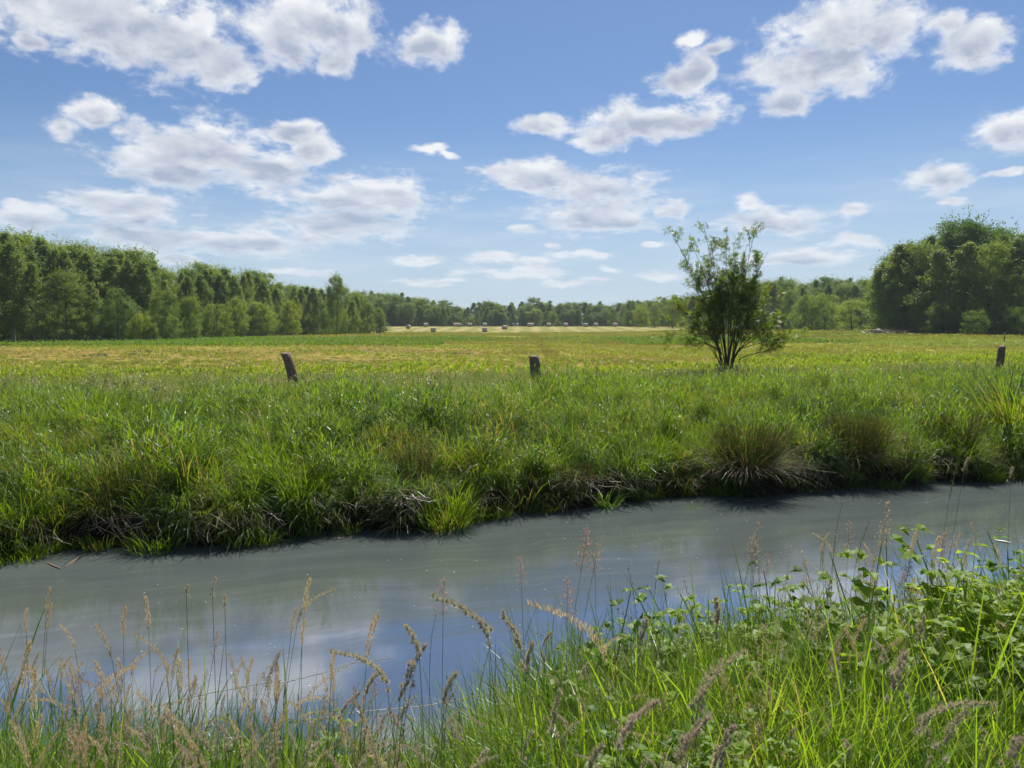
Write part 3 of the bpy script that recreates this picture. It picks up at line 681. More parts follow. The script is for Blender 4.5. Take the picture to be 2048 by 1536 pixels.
def ptree(kind, j, px, topy, Yd, label, group, c=(1, 1, 1), wide=1.0):
    q = at(px, topy, Yd); return tree(kind, j, q.x, q.y, (q.z - h1(q.x, q.y)) * .93, label, group, c, wide)

GL = 'trees of the wood on the left'; GB = 'trees of the far wood behind the bales'; GR = 'trees of the tall wood on the right'; GM = 'trees behind the lone shrub'
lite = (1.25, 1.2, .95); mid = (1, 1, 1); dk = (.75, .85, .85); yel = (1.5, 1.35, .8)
LFRONT = [  # kind, variant, px, top y, distance, colour, width, label
 ('round', 0, -75, 500, 96, mid, 1.0, 'broad tree half out of the frame at the left end of the left wood'),
 ('birch', 0, 18, 478, 99, mid, 1.25, 'tall birch with bare pale lower trunks at the left edge of the wood'),
 ('birch', 1, 62, 520, 98, mid, 1.2, 'birch with thin pale stems showing below its crown near the left frame edge'),
 ('round', 1, 128, 535, 101, mid, .95, 'fan-shaped pale tree with visible upright limbs in front of the left wood'),
 ('birch', 2, 180, 560, 104, mid, 1.3, 'lower birch beside the fan-shaped tree in the left wood'),
 ('round', 2, 232, 570, 107, dk, .95, 'low dark tree over the shaded gap in the left wood'),
 ('bush', 0, 283, 625, 108, yel, .8, 'small yellow-green bush standing out at the foot of the left wood'),
 ('bush', 1, 305, 645, 108, lite, .8, 'low silvery bush just right of the yellow-green one'),
 ('round', 0, 325, 575, 112, mid, .9, 'rounded tree right behind the yellow-green bush'),
 ('round', 1, 378, 590, 120, lite, .95, 'light green tree with a pale leaning stem at its foot in the left wood'),
 ('bush', 2, 430, 605, 128, lite, .9, 'wide bush filling the front of the left wood at its middle'),
 ('round', 2, 470, 592, 134, lite, 1.0, 'pale rounded tree left of the tall column-like trees in the left wood'),
 ('bush', 0, 520, 602, 143, lite, 1.0, 'pale spreading bush before the dark hollow of the left wood'),
 ('round', 0, 580, 598, 152, yel, .9, 'bright green low tree beside the dark hollow in the left wood'),
 ('birch', 0, 626, 572, 160, mid, 1.35, 'dense upright tree just left of the open-topped tall tree'),
 ('round', 1, 672, 545, 165, mid, .62, 'tall tree with an open feathery top rising above the left wood'),
 ('birch', 2, 704, 598, 172, lite, 1.2, 'narrow light tree just right of the feathery-topped tall tree'),
 ('round', 1, 735, 602, 180, mid, .85, 'tree second from the end of the left wood'),
 ('round', 2, 760, 612, 190, lite, .8, 'last rounded tree where the left wood ends above the leftmost bale'),
]
for (kd, j, px, ty, Yd, c_, wd_, lb) in LFRONT: ptree(kd, j, px, ty, Yd, lb, GL, c_, wd_)
NL = [(-75, 'the leftmost tree'), (18, 'the tall birch with bare trunks'), (62, 'the birch with thin pale stems'), (128, 'the fan-shaped pale tree'), (180, 'the low birch'), (232, 'the dark shaded gap'), (283, 'the small yellow-green bush'), (325, 'the rounded tree'), (378, 'the pale leaning stem'), (430, 'the wide middle bush'), (470, 'the pale rounded tree'), (520, 'the pale spreading bush'), (580, 'the bright low tree'), (626, 'the dense upright tree'), (672, 'the feathery-topped tall tree'), (704, 'the narrow light tree'), (750, 'the last rounded tree')]
def NICK(px): return min(NL, key=lambda a: abs(a[0] - px))[1]
NB = [(700, 'the end of the left wood'), (771, 'the half hidden bale'), (817, 'the bale seen end-on'), (852, 'the pale crest bale'), (867, 'the front left bale'), (915, 'the close pair of bales'), (940, 'the bale beside the close pair'), (970, 'the front middle bale'), (1009, 'the tilted bale'), (1062, 'the two touching bales'), (1098, 'the bale right of the touching pair'), (1131, 'the bale above the dark clods'), (1171, 'the darker crest bale'), (1191, 'the low small bale'), (1229, 'the rightmost crest bale'), (1300, 'the corner of the hay field'), (1380, 'the left branches of the shrub')]
def NBALE(px): return min(NB, key=lambda a: abs(a[0] - px))[1]
ROWW = ['front-row', 'second-row', 'back-row']
LTOP = [(-80, 455), (0, 462), (30, 452), (60, 470), (120, 478), (200, 500), (225, 498), (290, 502), (315, 532), (380, 532), (400, 525), (450, 530), (510, 538), (560, 570), (620, 568), (680, 575), (760, 600), (800, 600)]
k = 0
for px in np.arange(-110, 760, 30):
    Yd = np.interp(px, [-110, 0, 300, 520, 775], [101, 106, 119, 152, 200]); ty = np.interp(px, [a[0] for a in LTOP], [a[1] for a in LTOP])
    for rowi in range(3):
        kd = ['birch', 'round', 'birch'][(k + rowi) % 3]; hgt = [18, 4, -3][rowi] + random.uniform(-9, 12)
        c_ = [mid, lite, (.85, .95, .9), (1.1, 1.1, .9)][k % 4]
        ptree(kd, k, px + random.uniform(-13, 13), ty + hgt * 110 / Yd, Yd + 2 + rowi * 6 + random.uniform(-1.5, 1.5), ['crown rising %s %s in the left wood', 'treetop %s %s in the left wood', 'rear treetop %s %s in the left wood'][rowi] % (['just behind', 'further behind', 'farthest behind'][rowi], NICK(px)), GL, c_, random.uniform(.95, 1.25)); k += 1
# bushes closing the foot of the left wood
for px in np.arange(-90, 770, 34):
    Yd = np.interp(px, [-110, 0, 300, 520, 775], [100, 103, 115, 146, 192])
    ptree('bush', k, px + random.uniform(-10, 10), 680 - random.uniform(40, 85) * 110 / Yd - 12 * (Yd > 130), Yd + random.uniform(-1, 2), 'bush at the foot of the left wood below %s' % NICK(px), 'bushes at the foot of the left wood', random.choice([mid, dk, (.85, .95, .9)]), 1.0); k += 1

# second block behind the left wood
B2 = [(715, 585), (745, 578), (800, 585), (850, 592), (880, 596), (905, 605), (925, 618)]
for rowi, (Yd, dy) in enumerate(((285, 16), (297, 5), (310, 0))):
    for px in np.arange(700, 935, 17 + rowi * 2):
        ty = np.interp(px, [a[0] for a in B2], [a[1] for a in B2])
        lb = '%s tree of the far wood above %s' % (ROWW[rowi], NBALE(px))
        if rowi == 0 and 840 < px < 856: lb = 'dark conical far tree above the second bale from the left'
        ptree(['round', 'birch', 'round'][k % 3], k, px + random.uniform(-5, 5), ty + dy + random.uniform(-4, 5), Yd + random.uniform(-3, 3), lb, GB, random.choice([mid, dk, (.85, .95, 1)]), random.uniform(1.25, 1.6)); k += 1
# far wood across the end
B3 = [(935, 612), (945, 602), (975, 598), (1000, 606), (1045, 602), (1065, 597), (1100, 603), (1150, 602), (1172, 598), (1200, 606), (1240, 604), (1262, 597), (1300, 600), (1345, 592), (1400, 590)]
for rowi, (Yd, dy) in enumerate(((322, 18), (334, 5), (347, 0))):
    for px in np.arange(938 - rowi * 3, 1420, 17 + rowi):
        ty = np.interp(px, [a[0] for a in B3], [a[1] for a in B3])
        ptree(['round', 'birch', 'birch', 'round'][k % 4], k, px + random.uniform(-5, 5), ty + dy + random.uniform(-5, 5), Yd + random.uniform(-3, 3), '%s tree of the far wood above %s' % (ROWW[rowi], NBALE(px)), GB, random.choice([mid, dk, lite, (.8, .92, 1)]), random.uniform(1.4, 1.8)); k += 1
ptree('round', 0, 1225, 614, 300, 'pale rounded tree standing before the far wood above the rightmost bale', GB, (1.3, 1.25, 1.0), .85)
ptree('bush', 1, 1104, 622, 312, 'pale low tree at the foot of the far wood behind the row of crest bales', GB, (1.2, 1.2, 1.0), .8)
# trees stepping nearer behind the shrub
for (kd, j, px, ty, Yd, c_, wd_, lb) in [
 ('round', 0, 1262, 598, 262, dk, .85, 'dark tree where the far wood steps forward right of the bales'),
 ('bush', 1, 1283, 612, 250, yel, .85, 'yellow-green tree at the corner of the hay field'),
 ('round', 1, 1310, 606, 246, lite, .8, 'pale tree second from the corner of the hay field'),
 ('round', 2, 1345, 596, 240, mid, .9, 'tree just left of the lone shrub'),
 ('birch', 0, 1385, 590, 232, mid, 1.4, 'tree seen through the left branches of the lone shrub'),
 ('round', 1, 1420, 575, 226, mid, 1.0, 'tree hidden behind the middle of the lone shrub'),
 ('round', 0, 1478, 545, 215, yel, .95, 'tall bright tree showing right of the lone shrub top'),
 ('birch', 2, 1545, 560, 205, mid, 1.5, 'birch with hanging sprays right of the lone shrub'),
 ('round', 2, 1580, 578, 200, mid, .8, 'upright dark tree between the lone shrub and the pale bushes'),
 ('bush', 0, 1612, 588, 172, lite, 1.0, 'large pale bush left of the round bush on the right'),
 ('bush', 2, 1652, 585, 168, lite, 1.05, 'tallest pale bush in the middle of the right side'),
 ('bush', 1, 1706, 598, 158, yel, 1.1, 'rounded bright bush right before the tall dark trees')]:
    ptree(kd, j, px, ty, Yd, lb, GM, c_, wd_)
for rowi, (Yd, dy) in enumerate(((212, 14), (222, 4), (234, 0))):
    for px in np.arange(1440, 1790, 24):
        ty = np.interp(px, [1440, 1500, 1560, 1600, 1655, 1690, 1740, 1800], [575, 556, 552, 560, 547, 556, 556, 540])
        ptree(['round', 'birch'][k % 2], k, px + random.uniform(-8, 8), ty + dy + random.uniform(-5, 6), Yd + random.uniform(-2, 2), 'tree in the middle-distance wood between the lone shrub and the tall dark trees', GM, random.choice([mid, dk, (.9, 1, .9)]), random.uniform(1, 1.2)); k += 1
    for px in np.arange(1260, 1450, 26):
        ptree('round', k, px + random.uniform(-8, 8), 606 + dy - (px - 1260) * .12, 256 + rowi * 10, 'tree of the wood edge running back behind the lone shrub', GM, random.choice([mid, dk]), 1.1); k += 1
# big wood at the right
for (kd, j, px, ty, Yd, c_, wd_, lb) in [
 ('birch', 1, 1768, 520, 124, lite, 1.5, 'outermost tree of the tall right wood with drooping light sprays'),
 ('birch', 0, 1800, 482, 122, mid, 1.45, 'tree with a thin feathery tip leaning left in the right wood'),
 ('round', 0, 1835, 478, 120, mid, 1.0, 'full tree right of the feathery-tipped one in the right wood'),
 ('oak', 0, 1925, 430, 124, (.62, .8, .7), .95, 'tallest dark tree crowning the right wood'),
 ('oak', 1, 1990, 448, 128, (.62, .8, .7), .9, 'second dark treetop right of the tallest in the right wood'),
 ('birch', 2, 1880, 492, 114, mid, 1.5, 'tall tree hung with olive sprays before the tallest dark tree'),
 ('birch', 1, 1935, 480, 112, mid, 1.5, 'tall olive tree right of the middle of the right wood'),
 ('round', 2, 1985, 476, 111, lite, .95, 'broad olive tree near the right frame edge'),
 ('birch', 0, 2040, 470, 110, mid, 1.5, 'tall tree cut by the right frame edge'),
 ('birch', 2, 2000, 545, 107, mid, 1.6, 'small lighter tree standing before the right wood'),
 ('bush', 1, 1890, 600, 110, mid, 1.0, 'light bush low in the middle of the right wood front'),
 ('bush', 0, 1815, 605, 119, dk, 1.2, 'dark bush beside the brushwood pile'),
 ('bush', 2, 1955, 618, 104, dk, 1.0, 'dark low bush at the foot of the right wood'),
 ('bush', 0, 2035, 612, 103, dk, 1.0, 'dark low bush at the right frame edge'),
 ('round', 1, 2110, 470, 108, mid, 1.1, 'tree just beyond the right frame edge')]:
    ptree(kd, j, px, ty, Yd, lb, GR, c_, wd_)
for px in np.arange(1800, 2190, 30):
    for rowi in range(2):
        ty = np.interp(px, [1780, 1830, 1870, 1940, 2000, 2200], [500, 478, 455, 450, 458, 460]) + rowi * 6 + random.uniform(0, 12)
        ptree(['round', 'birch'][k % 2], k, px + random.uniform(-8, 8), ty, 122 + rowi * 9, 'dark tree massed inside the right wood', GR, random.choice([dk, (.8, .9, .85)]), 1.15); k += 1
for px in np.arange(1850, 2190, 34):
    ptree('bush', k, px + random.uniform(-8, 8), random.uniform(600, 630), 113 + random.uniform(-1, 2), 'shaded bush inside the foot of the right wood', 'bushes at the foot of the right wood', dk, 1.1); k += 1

# ------------------------------------------------------------------ the lone shrub
def shrub():
    g = np.random.default_rng(77)
    b0 = ground(1455, 762); Yd = b0.y; e = bpy.data.objects.new('rowan_shrub', None); col.objects.link(e)
    b0.z = h1(b0.x, b0.y) - .05; e.location = b0
    e['label'] = 'lone many-stemmed rowan shrub standing on the grassy bank before the field'; e['category'] = 'shrub'
    px1 = Yd / F
    tips = [(1362, 478), (1398, 452), (1425, 510), (1415, 500), (1500, 468), (1512, 492), (1478, 478), (1455, 530), (1388, 560), (1350, 585), (1380, 530), (1520, 560), (1530, 610),
            (1345, 660), (1588, 684), (1562, 668), (1552, 645), (1525, 590), (1370, 625), (1500, 620), (1420, 600), (1440, 560), (1520, 655), (1395, 650), (1385, 600), (1490, 545), (1405, 520), (1385, 475), (1445, 488), (1492, 480), (1372, 515), (1508, 520), (1470, 500)]
    A = Acc(); leafp = []; leafd = []
    def branch(p0, p1, r0, bow, depth, sag=0.0):
        L_ = np.linalg.norm(p1 - p0); n = 7; u = np.linspace(0, 1, n)[:, None]
        hw = np.array([1, 1, 0]); uu = u ** (1.55 if depth == 0 else 1.0); pts_ = p0 + (p1 - p0) * (uu * hw + u * (1 - hw)) + np.array([0, 0, -bow if depth else 0]) * (u * (1 - u)) * L_ + np.cumsum(g.normal(0, .012 * L_, (n, 3)), 0) * u
        V_, F_, F3_ = tube(pts_, r0 * (1 - .86 * u[:, 0]) + .0015, 5 if depth == 0 else 3); A.add(V_, F_, F3_)
        d = (pts_[-1] - pts_[0]) / L_
        if depth < 2:
            for q in range(int(9 if depth == 0 else 4)):
                tt = g.uniform(.42 if depth == 0 else .2, 1); s_ = np.array([np.interp(tt, u[:, 0], pts_[:, i_]) for i_ in range(3)])
                ln = (.85 if depth == 0 else .36) * g.uniform(.5, 1.15)
                dd = d * .7 + g.normal(0, .55, 3) + [0, 0, .25]; dd /= np.linalg.norm(dd)
                branch(s_, s_ + dd * ln, r0 * .32, .05, depth + 1)
        if depth >= 1:
            for tt in np.linspace(.2, 1, 6):
                leafp.append([np.interp(tt, u[:, 0], pts_[:, i_]) for i_ in range(3)]); leafd.append(d)
    for (x_, y_) in tips:
        t_ = np.array([(x_ - 1455) * px1, g.normal(0, .5), (757 - y_) * px1])
        low = y_ > 600 and abs(x_ - 1455) > 60
        p0 = np.array([(x_ - 1455) * px1 * (.16 if low else .05) + g.normal(0, .04), g.normal(0, .12), g.uniform(.7, 1.3) if low else 0])
        branch(p0, t_, g.uniform(.018, .034), (.15 if low else .30) * g.uniform(.6, 1.2) * (abs(x_ - 1455) / 100), 0)
    link('stems', A.mesh('stems', [M['rowanbark']], True), e)
    lp = np.array(leafp); ldr = np.array(leafd); n = len(lp)
    # pinnate leaves: a rachis with paired leaflets
    dirs = ldr * .5 + g.normal(0, .6, (n, 3)) + [0, 0, .15]; dirs /= np.linalg.norm(dirs, axis=1, keepdims=True)
    side = np.cross(dirs, g.normal(0, .4, (n, 3)) + [0, 0, 1]); side /= np.linalg.norm(side, axis=1, keepdims=True)
    A2 = Acc(); tn = g.uniform(0, 1, n)
    for q, tt in enumerate((.3, .52, .74, .95)):
        for sg in (-1, 1):
            C_ = lp + dirs * tt * .17 + side * sg * .034 + np.array([0, 0, -.03]) * tt ** 2
            u_ = side * sg * .8 + dirs * .45; u_ /= np.linalg.norm(u_, axis=1, keepdims=True); v_ = np.cross(u_, np.cross(dirs, side)); s_ = .064 * g.uniform(.8, 1.2, n)[:, None]
            V_ = np.stack([C_ - u_ * s_ * .5, C_ - v_ * s_ * .2, C_ + u_ * s_ * .5, C_ + v_ * s_ * .2], 1).reshape(-1, 3)
            A2.add(V_, np.arange(4 * n).reshape(n, 4), None, np.repeat(tn, 4))
    lv = link('foliage', A2.mesh('foliage', [M['rowan']]), e); lv['kind'] = 'stuff'
    # spent flower heads
    k_ = g.choice(n, 60, replace=False); A3 = Acc()
    for q in k_:
        C_ = lp[q] + g.normal(0, .035, (14, 3)) * [1, 1, .5]; V_, F_ = cards(g, C_, g.normal(size=(14, 3)), g.uniform(.02, .04, 14)); A3.add(V_, F_, None, .4)
    link('flower_head', A3.mesh('flower_head', [M['rushflower']]), e)['kind'] = 'stuff'
    return b0
sb = shrub()
n = 60; x = sb.x + rng.normal(0, .45, n); y = sb.y + rng.normal(-.1, .3, n)
place('grass_round_the_shrub', x, y, gf + gw, (.8, 1.4), .15)

# ------------------------------------------------------------------ posts
def post(px, py_top, py_bot, w_px, label, bends, knob=None, lean=0.0):
    b_ = ground(px, py_bot); Yd = b_.y; t_ = at(px, py_top, Yd); z0 = h1(b_.x, b_.y)
    Hh = t_.z - z0; r_ = w_px / 2 * Yd / F
    g = np.random.default_rng(int(px)); e = bpy.data.objects.new('wooden_post', None); col.objects.link(e); e.location = (b_.x, b_.y, z0)
    e['label'] = label; e['category'] = 'post'; e['group'] = 'old posts standing along the bank'
    n = 12; k_ = 14; A = Acc(); ang = np.arange(k_) / k_ * 2 * math.pi; V_ = []
    lob = 1 + .12 * np.sin(2 * ang + 1) + .08 * np.sin(5 * ang) + g.normal(0, .03, k_)
    for i_ in range(n):
        t = i_ / (n - 1); cx = np.interp(t, [b[0] for b in bends], [b[1] for b in bends]) * Yd / F
        rr = r_ * (1.12 - .12 * t) * lob * (1 + g.normal(0, .02, k_))
        zz = -0.3 + t * (Hh + .3) + (0 if i_ < n - 1 else 1) * .02 * np.sin(ang)
        V_.append(np.stack([cx + rr * np.cos(ang), rr * np.sin(ang), np.broadcast_to(zz, (k_,))], 1))
    V_ = np.concatenate(V_); F_ = [(i_ * k_ + j, i_ * k_ + (j + 1) % k_, (i_ + 1) * k_ + (j + 1) % k_, (i_ + 1) * k_ + j) for i_ in range(n - 1) for j in range(k_)]
    top = len(V_); V_ = np.concatenate([V_, V_[-k_:].mean(0, keepdims=True) + [[0, 0, -.012]]]); F3_ = [((n - 1) * k_ + j, (n - 1) * k_ + (j + 1) % k_, top) for j in range(k_)]
    A.add(V_, F_, F3_); link('shaft', A.mesh('shaft', [M['post']], True), e)
    if knob:
        A = Acc(); t = knob[0]; cx = np.interp(t, [b[0] for b in bends], [b[1] for b in bends]) * Yd / F
        th = np.linspace(0, math.pi, 7); V2 = []
        for a_ in th: V2.append(np.stack([cx + r_ * knob[1] + r_ * .85 * math.sin(a_) * np.cos(ang), -r_ * .5 + r_ * .8 * math.sin(a_) * np.sin(ang), np.full(k_, -.3 + t * (Hh + .3) + r_ * 1.1 * math.cos(a_))], 1))
        V2 = np.concatenate(V2); V2 += g.normal(0, r_ * .07, V2.shape)
        F_ = [(i_ * k_ + j, i_ * k_ + (j + 1) % k_, (i_ + 1) * k_ + (j + 1) % k_, (i_ + 1) * k_ + j) for i_ in range(6) for j in range(k_)]
        A.add(V2, F_); link('knot', A.mesh('knot', [M['post']], True), e)
post(586, 706, 790, 17, 'crooked grey post with a knot halfway down, leftmost on the bank', [(0, 5), (.35, 2), (.5, 0), (.75, -5), (1, -14)], (.5, .45))
post(1071, 712, 785, 18, 'short thick leaning stump post left of the lone shrub', [(0, 5), (.4, 2), (1, -4)])
post(1998, 692, 765, 13, 'slim dark post standing by itself near the right frame edge', [(0, -5), (.4, -4), (.65, 1), (1, 3)])
for (px, pyt, pyb, lb) in [(2008, 664, 684, 'small thin pole leaning before the right wood'), (2009, 660, 675, None), (1893 + 116, 0, 0, None), (171, 648, 678, 'thin fence stake at the foot of the left wood'), (284, 655, 675, 'thin fence stake below the yellow-green bush')]:
    if not lb: continue
    b_ = ground(px, pyb); t_ = at(px, pyt, b_.y); A = Acc(); V_, F_, F3_ = tube(np.array([[0, 0, -.1], [.02, 0, .5], [.05, 0, t_.z - b_.z]]), [.06, .055, .05], 6); A.add(V_, F_, F3_)
    link('fence_stake', A.mesh('fence_stake', [M['post']], True), loc=b_, label=lb, cat='stake', group='thin stakes before the woods')

# ------------------------------------------------------------------ bales
def bale_mesh(seed):
    g = np.random.default_rng(seed); k_ = 28; Rb = .72; prof = [(-.75, 0), (-.755, .22), (-.74, .24), (-.76, .45), (-.745, .48), (-.75, .64), (-.70, .715)] + [(x_, .72 + .008 * math.sin(x_ * 40)) for x_ in np.linspace(-.6, .6, 9)] + [(.70, .715), (.75, .64), (.745, .48), (.76, .45), (.74, .24), (.755, .22), (.75, 0)]
    ang = np.arange(k_) / k_ * 2 * math.pi; V_ = []
    for (x_, r_) in prof:
        rr = r_ * (1 + g.normal(0, .006, k_)); zz = rr * np.sin(ang); zz = np.maximum(zz, -Rb * .93)
        V_.append(np.stack([np.full(k_, x_), rr * np.cos(ang), zz + Rb * .93], 1))
    V_ = np.concatenate(V_); n = len(prof)
    F_ = [(i_ * k_ + j, i_ * k_ + (j + 1) % k_, (i_ + 1) * k_ + (j + 1) % k_, (i_ + 1) * k_ + j) for i_ in range(n - 1) for j in range(k_)]
    mi = [(1 if (i_ < 5 or i_ > n - 7) else 0) for i_ in range(n - 1) for j in range(k_)]
    return mk('hay_bale', V_, [F_], [M['hay'], M['hayend']], None, True, mi)
bm = [bale_mesh(j) for j in range(3)]
BALES = [(771, 213, 200, .15, 'round bale half hidden at the end of the left wood'),
 (817, 232, 218, 1.45, 'round bale seen end-on, second from the left'),
 (852, 253, 0, .35, 'pale bale on the crest above and left of the front left bale'),
 (911, 258, 0, .1, 'low bale partly sunk behind the crest, left of a close pair'), (918.5, 252, 0, -.2, 'taller bale of the close pair on the crest'),
 (940, 252, 0, .05, 'bale on the crest midway between the close pair and the bale above the front one'),
 (970, 252, 0, 0, 'bale on the crest straight above the front middle bale'),
 (867, 207, 0, .05, 'front left bale lying on the near edge of the hay field'),
 (969.5, 207, 0, -.05, 'front middle bale lying on the near edge of the hay field'),
 (1009, 226, 0, .35, 'slightly tilted bale right of the front middle bale'),
 (1059, 251, 0, -.05, 'left bale of the two touching on the crest'), (1064, 255, 0, 0, 'right bale of the two touching on the crest'),
 (1098, 253, 0, 0, 'bale on the crest just right of the two touching ones'), (1131, 252, 0, .1, 'bale on the crest above the right end of the dark clods'),
 (1171, 250, 0, 0, 'darker bale on the crest, third from the right'), (1191.5, 259, 0, 0, 'low small-looking bale, second from the right'),
 (1229, 252, 0, .05, 'rightmost bale on the crest before the pale rounded tree'),
 (1380, 228, 0, .2, 'bale glimpsed through the left branches of the lone shrub'), (1553, 190, 0, .4, 'bale behind the right twigs of the lone shrub')]
for j, (px, Yd, _, rz, lb) in enumerate(BALES):
    X_ = (px - 1024) / F * Yd; X_ *= 1.0
    o_ = link('hay_bale', bm[j % 3], loc=(X_, Yd, h1(X_, Yd) - .02), rot=(0, (.12 if j == 9 else 0), rz), scale=(.9, .9, .9), label=lb, cat='hay bale', group='round bales on the mown hay field')

# ------------------------------------------------------------------ soil clods in the field
def clod(seed):
    g = np.random.default_rng(seed); A = Acc()
    for q in range(7):
        c_ = np.array([g.normal(0, .45), g.normal(0, .25), 0]); r_ = g.uniform(.12, .3); a_ = np.arange(8) / 8 * 6.283; V_ = []
        for t in (0, .45, .8): V_.append(np.stack([c_[0] + r_ * math.cos(t * 1.6) * np.cos(a_) * g.uniform(.75, 1.2, 8), c_[1] + r_ * math.cos(t * 1.6) * np.sin(a_) * g.uniform(.75, 1.2, 8), np.full(8, r_ * .75 * t - .03) + g.normal(0, .02, 8)], 1))
        V_.append(np.array([[c_[0], c_[1], r_ * .68]])); V_ = np.concatenate(V_)
        F_ = [(i_ * 8 + j, i_ * 8 + (j + 1) % 8, (i_ + 1) * 8 + (j + 1) % 8, (i_ + 1) * 8 + j) for i_ in range(2) for j in range(8)]; A.add(V_, F_, [(16 + j, 16 + (j + 1) % 8, 24) for j in range(8)])
    return A.mesh('soil_clod', [M['soil']])
cm = [clod(j) for j in range(4)]
for j, (px, py, s_, lb) in enumerate([(193, 712, 1.3, 'broad dark soil clod, largest at the left of the field'), (262, 709, .9, 'dark clod midway between the two large left clods'), (297, 703, 1.0, 'long dark clod right of the middle left one'), (350, 703, .6, 'small dark clod at the right end of the left row'),
   (50, 715, .5, 'tiny dark clod near the left frame edge'), (448, 721, .6, 'small clod left of the crooked post'), (670, 716, .6, 'black clod right of the crooked post'), (799, 712, .65, 'black clod standing up between the two posts'),
   (1105, 672, 1.6, 'small clod at the left end of the dark clods beyond the short post'), (1118, 677, 2.0, 'largest heap of dark clods beyond the short post'), (1145, 677, 1.7, 'dark clod heap right of the largest one'), (1037, 700, .7, 'clod by the wheel track'), (1010, 678, 1.5, 'clods left of the wheel track'), (880, 680, 2.0, 'faint clods in the green strip below the front left bale'),
   (985, 681, 1.8, 'faint clods in the green strip below the front middle bale'), (1045, 708, .8, 'clod just beside the near end of the wheel track'), (1350, 676, 1.5, 'dark clod left of the lone shrub'), (1290, 675, 1.6, 'flat dark clods in line left of the lone shrub')]):
    q = ground(px, py); link('soil_clod', cm[j % 4], loc=(q.x, q.y, q.z - .01), rot=(0, 0, random.uniform(-.4, .4)), scale=(s_, s_, s_ * .8), label=lb, cat='soil clod', group='dark clods of soil in the field')

# brushwood pile under the right wood
g = np.random.default_rng(5); A = Acc()
for q in range(130):
    c_ = np.array([g.uniform(-3, 3), g.normal(0, .8), g.uniform(.05, .8) * (1 - abs(g.uniform(-.4, .4)))]); d = g.normal(0, 1, 3) * [1.3, .6, .45]; d *= g.uniform(.5, 1.3) / np.linalg.norm(d)
    V_, F_, F3_ = tube(np.array([c_ - d, c_ + g.normal(0, .06, 3), c_ + d]), [.035, .03, .012], 4); A.add(V_, F_, F3_, g.uniform(0, 1))
q = ground(1778, 668); link('brushwood_pile', A.mesh('brushwood_pile', [M['deaddark']]), loc=(at(1780, 660, 113).x, 113, h1(at(1780, 660, 113).x, 113)), label='low pile of cut branches under the edge of the right wood', cat='brushwood')

# ------------------------------------------------------------------ rushes
def rush(px, py, label, n=420, hgt=1.15, spread=.8, dead=.15, mat='rush', w_=.0045, group='rush clumps on the banks', base=None, flowers=True, rad=.22):
    g = np.random.default_rng(int(px)); b_ = base if base is not None else ground(px, py)
    e = bpy.data.objects.new('rush_clump', None); col.objects.link(e); e.location = b_
    e['label'] = label; e['category'] = 'rushes'; e['group'] = group
    a_ = g.uniform(0, 6.283, n); r_ = rad * np.sqrt(g.uniform(0, 1, n)); ba = np.stack([np.cos(a_) * r_, np.sin(a_) * r_, np.full(n, -.1)], 1)
    lean_ = np.abs(g.normal(0, .28, n)) * spread + .03; L_ = hgt * g.uniform(.6, 1.05, n)
    A = Acc(); V_, F_, T_ = blades(g, ba, a_ + g.normal(0, .35, n), L_, lean_, g.uniform(.0, .45, n) * spread, np.full(n, w_ * 1.6), 4, T=g.uniform(0, .8, n), twist=1.5); A.add(V_, F_, None, T_)
    link('stems', A.mesh('stems', [M[mat]]), e)['kind'] = 'stuff'
    if flowers:
        tips = V_.reshape(n, 10, 3); k_ = g.random(n) < .28; C0 = tips[k_, 6]; m_ = len(C0)
        C_ = (C0[:, None] + g.normal(0, .014, (m_, 7, 3))).reshape(-1, 3); V2, F2 = cards(g, C_, g.normal(size=(len(C_), 3)), g.uniform(.012, .028, len(C_)))
        A = Acc(); A.add(V2, F2, None, np.repeat(g.uniform(0, 1, len(C_)), 4)); link('flower_heads', A.mesh('flower_heads', [M['rushflower']]), e)['kind'] = 'stuff'
    nd = int(n * dead)
    if nd:
        a_ = g.uniform(0, 6.283, nd); ba = np.stack([np.cos(a_) * rad * .8, np.sin(a_) * rad * .8, g.uniform(0, .15, nd)], 1)
        V_, F_, T_ = blades(g, ba, a_, g.uniform(.4, .95, nd) * hgt, g.uniform(.8, 1.4, nd), g.uniform(.2, 1.0, nd), np.full(nd, w_ * 1.6), 4, twist=1.5)
        A = Acc(); A.add(V_, F_, None, T_); link('dead_stems', A.mesh('dead_stems', [M['dead']]), e)['kind'] = 'stuff'
    return e
def onbank(px, s_):
    """point of the far bank, s_ metres behind the waterline, in the direction of a pixel column"""
    x_ = 0.
    for _ in range(12):
        y_ = float(yfar(x_)) + s_; x_ = (px - 1024) / F * y_
    return Vector((x_, y_, h1(x_, y_)))
rush(1500, 985, 'largest rush clump spilling brown stems onto the water, left of its dark neighbour', 1500, 1.25, 1.35, .35, base=onbank(1500, .25), rad=.34)
rush(1715, 960, 'dark upright rush clump right of the largest one', 1300, 1.25, 1.1, .2, base=onbank(1715, .35), rad=.34)
rush(825, 960, 'brownish rush clump above the bright green tuft in the bank middle', 260, .8, .7, .05, base=onbank(825, .9))
rush(215, 1040, 'upright green rush clump on the left of the far bank', 220, .85, .4, .03, base=onbank(215, .35), flowers=False)
rush(300, 1040, 'second rush clump on the left, just right of the upright green one', 150, .8, .6, .03, base=onbank(300, .5), flowers=False)
rush(1150, 980, 'low rushy tuft overhanging the dark hollow in the bank middle', 260, .7, 1.2, .2, base=onbank(1150, .2))
rush(1930, 930, 'dark rushes far right beneath the tall reed grass', 300, 1.0, .8, .1, base=onbank(1930, .6))
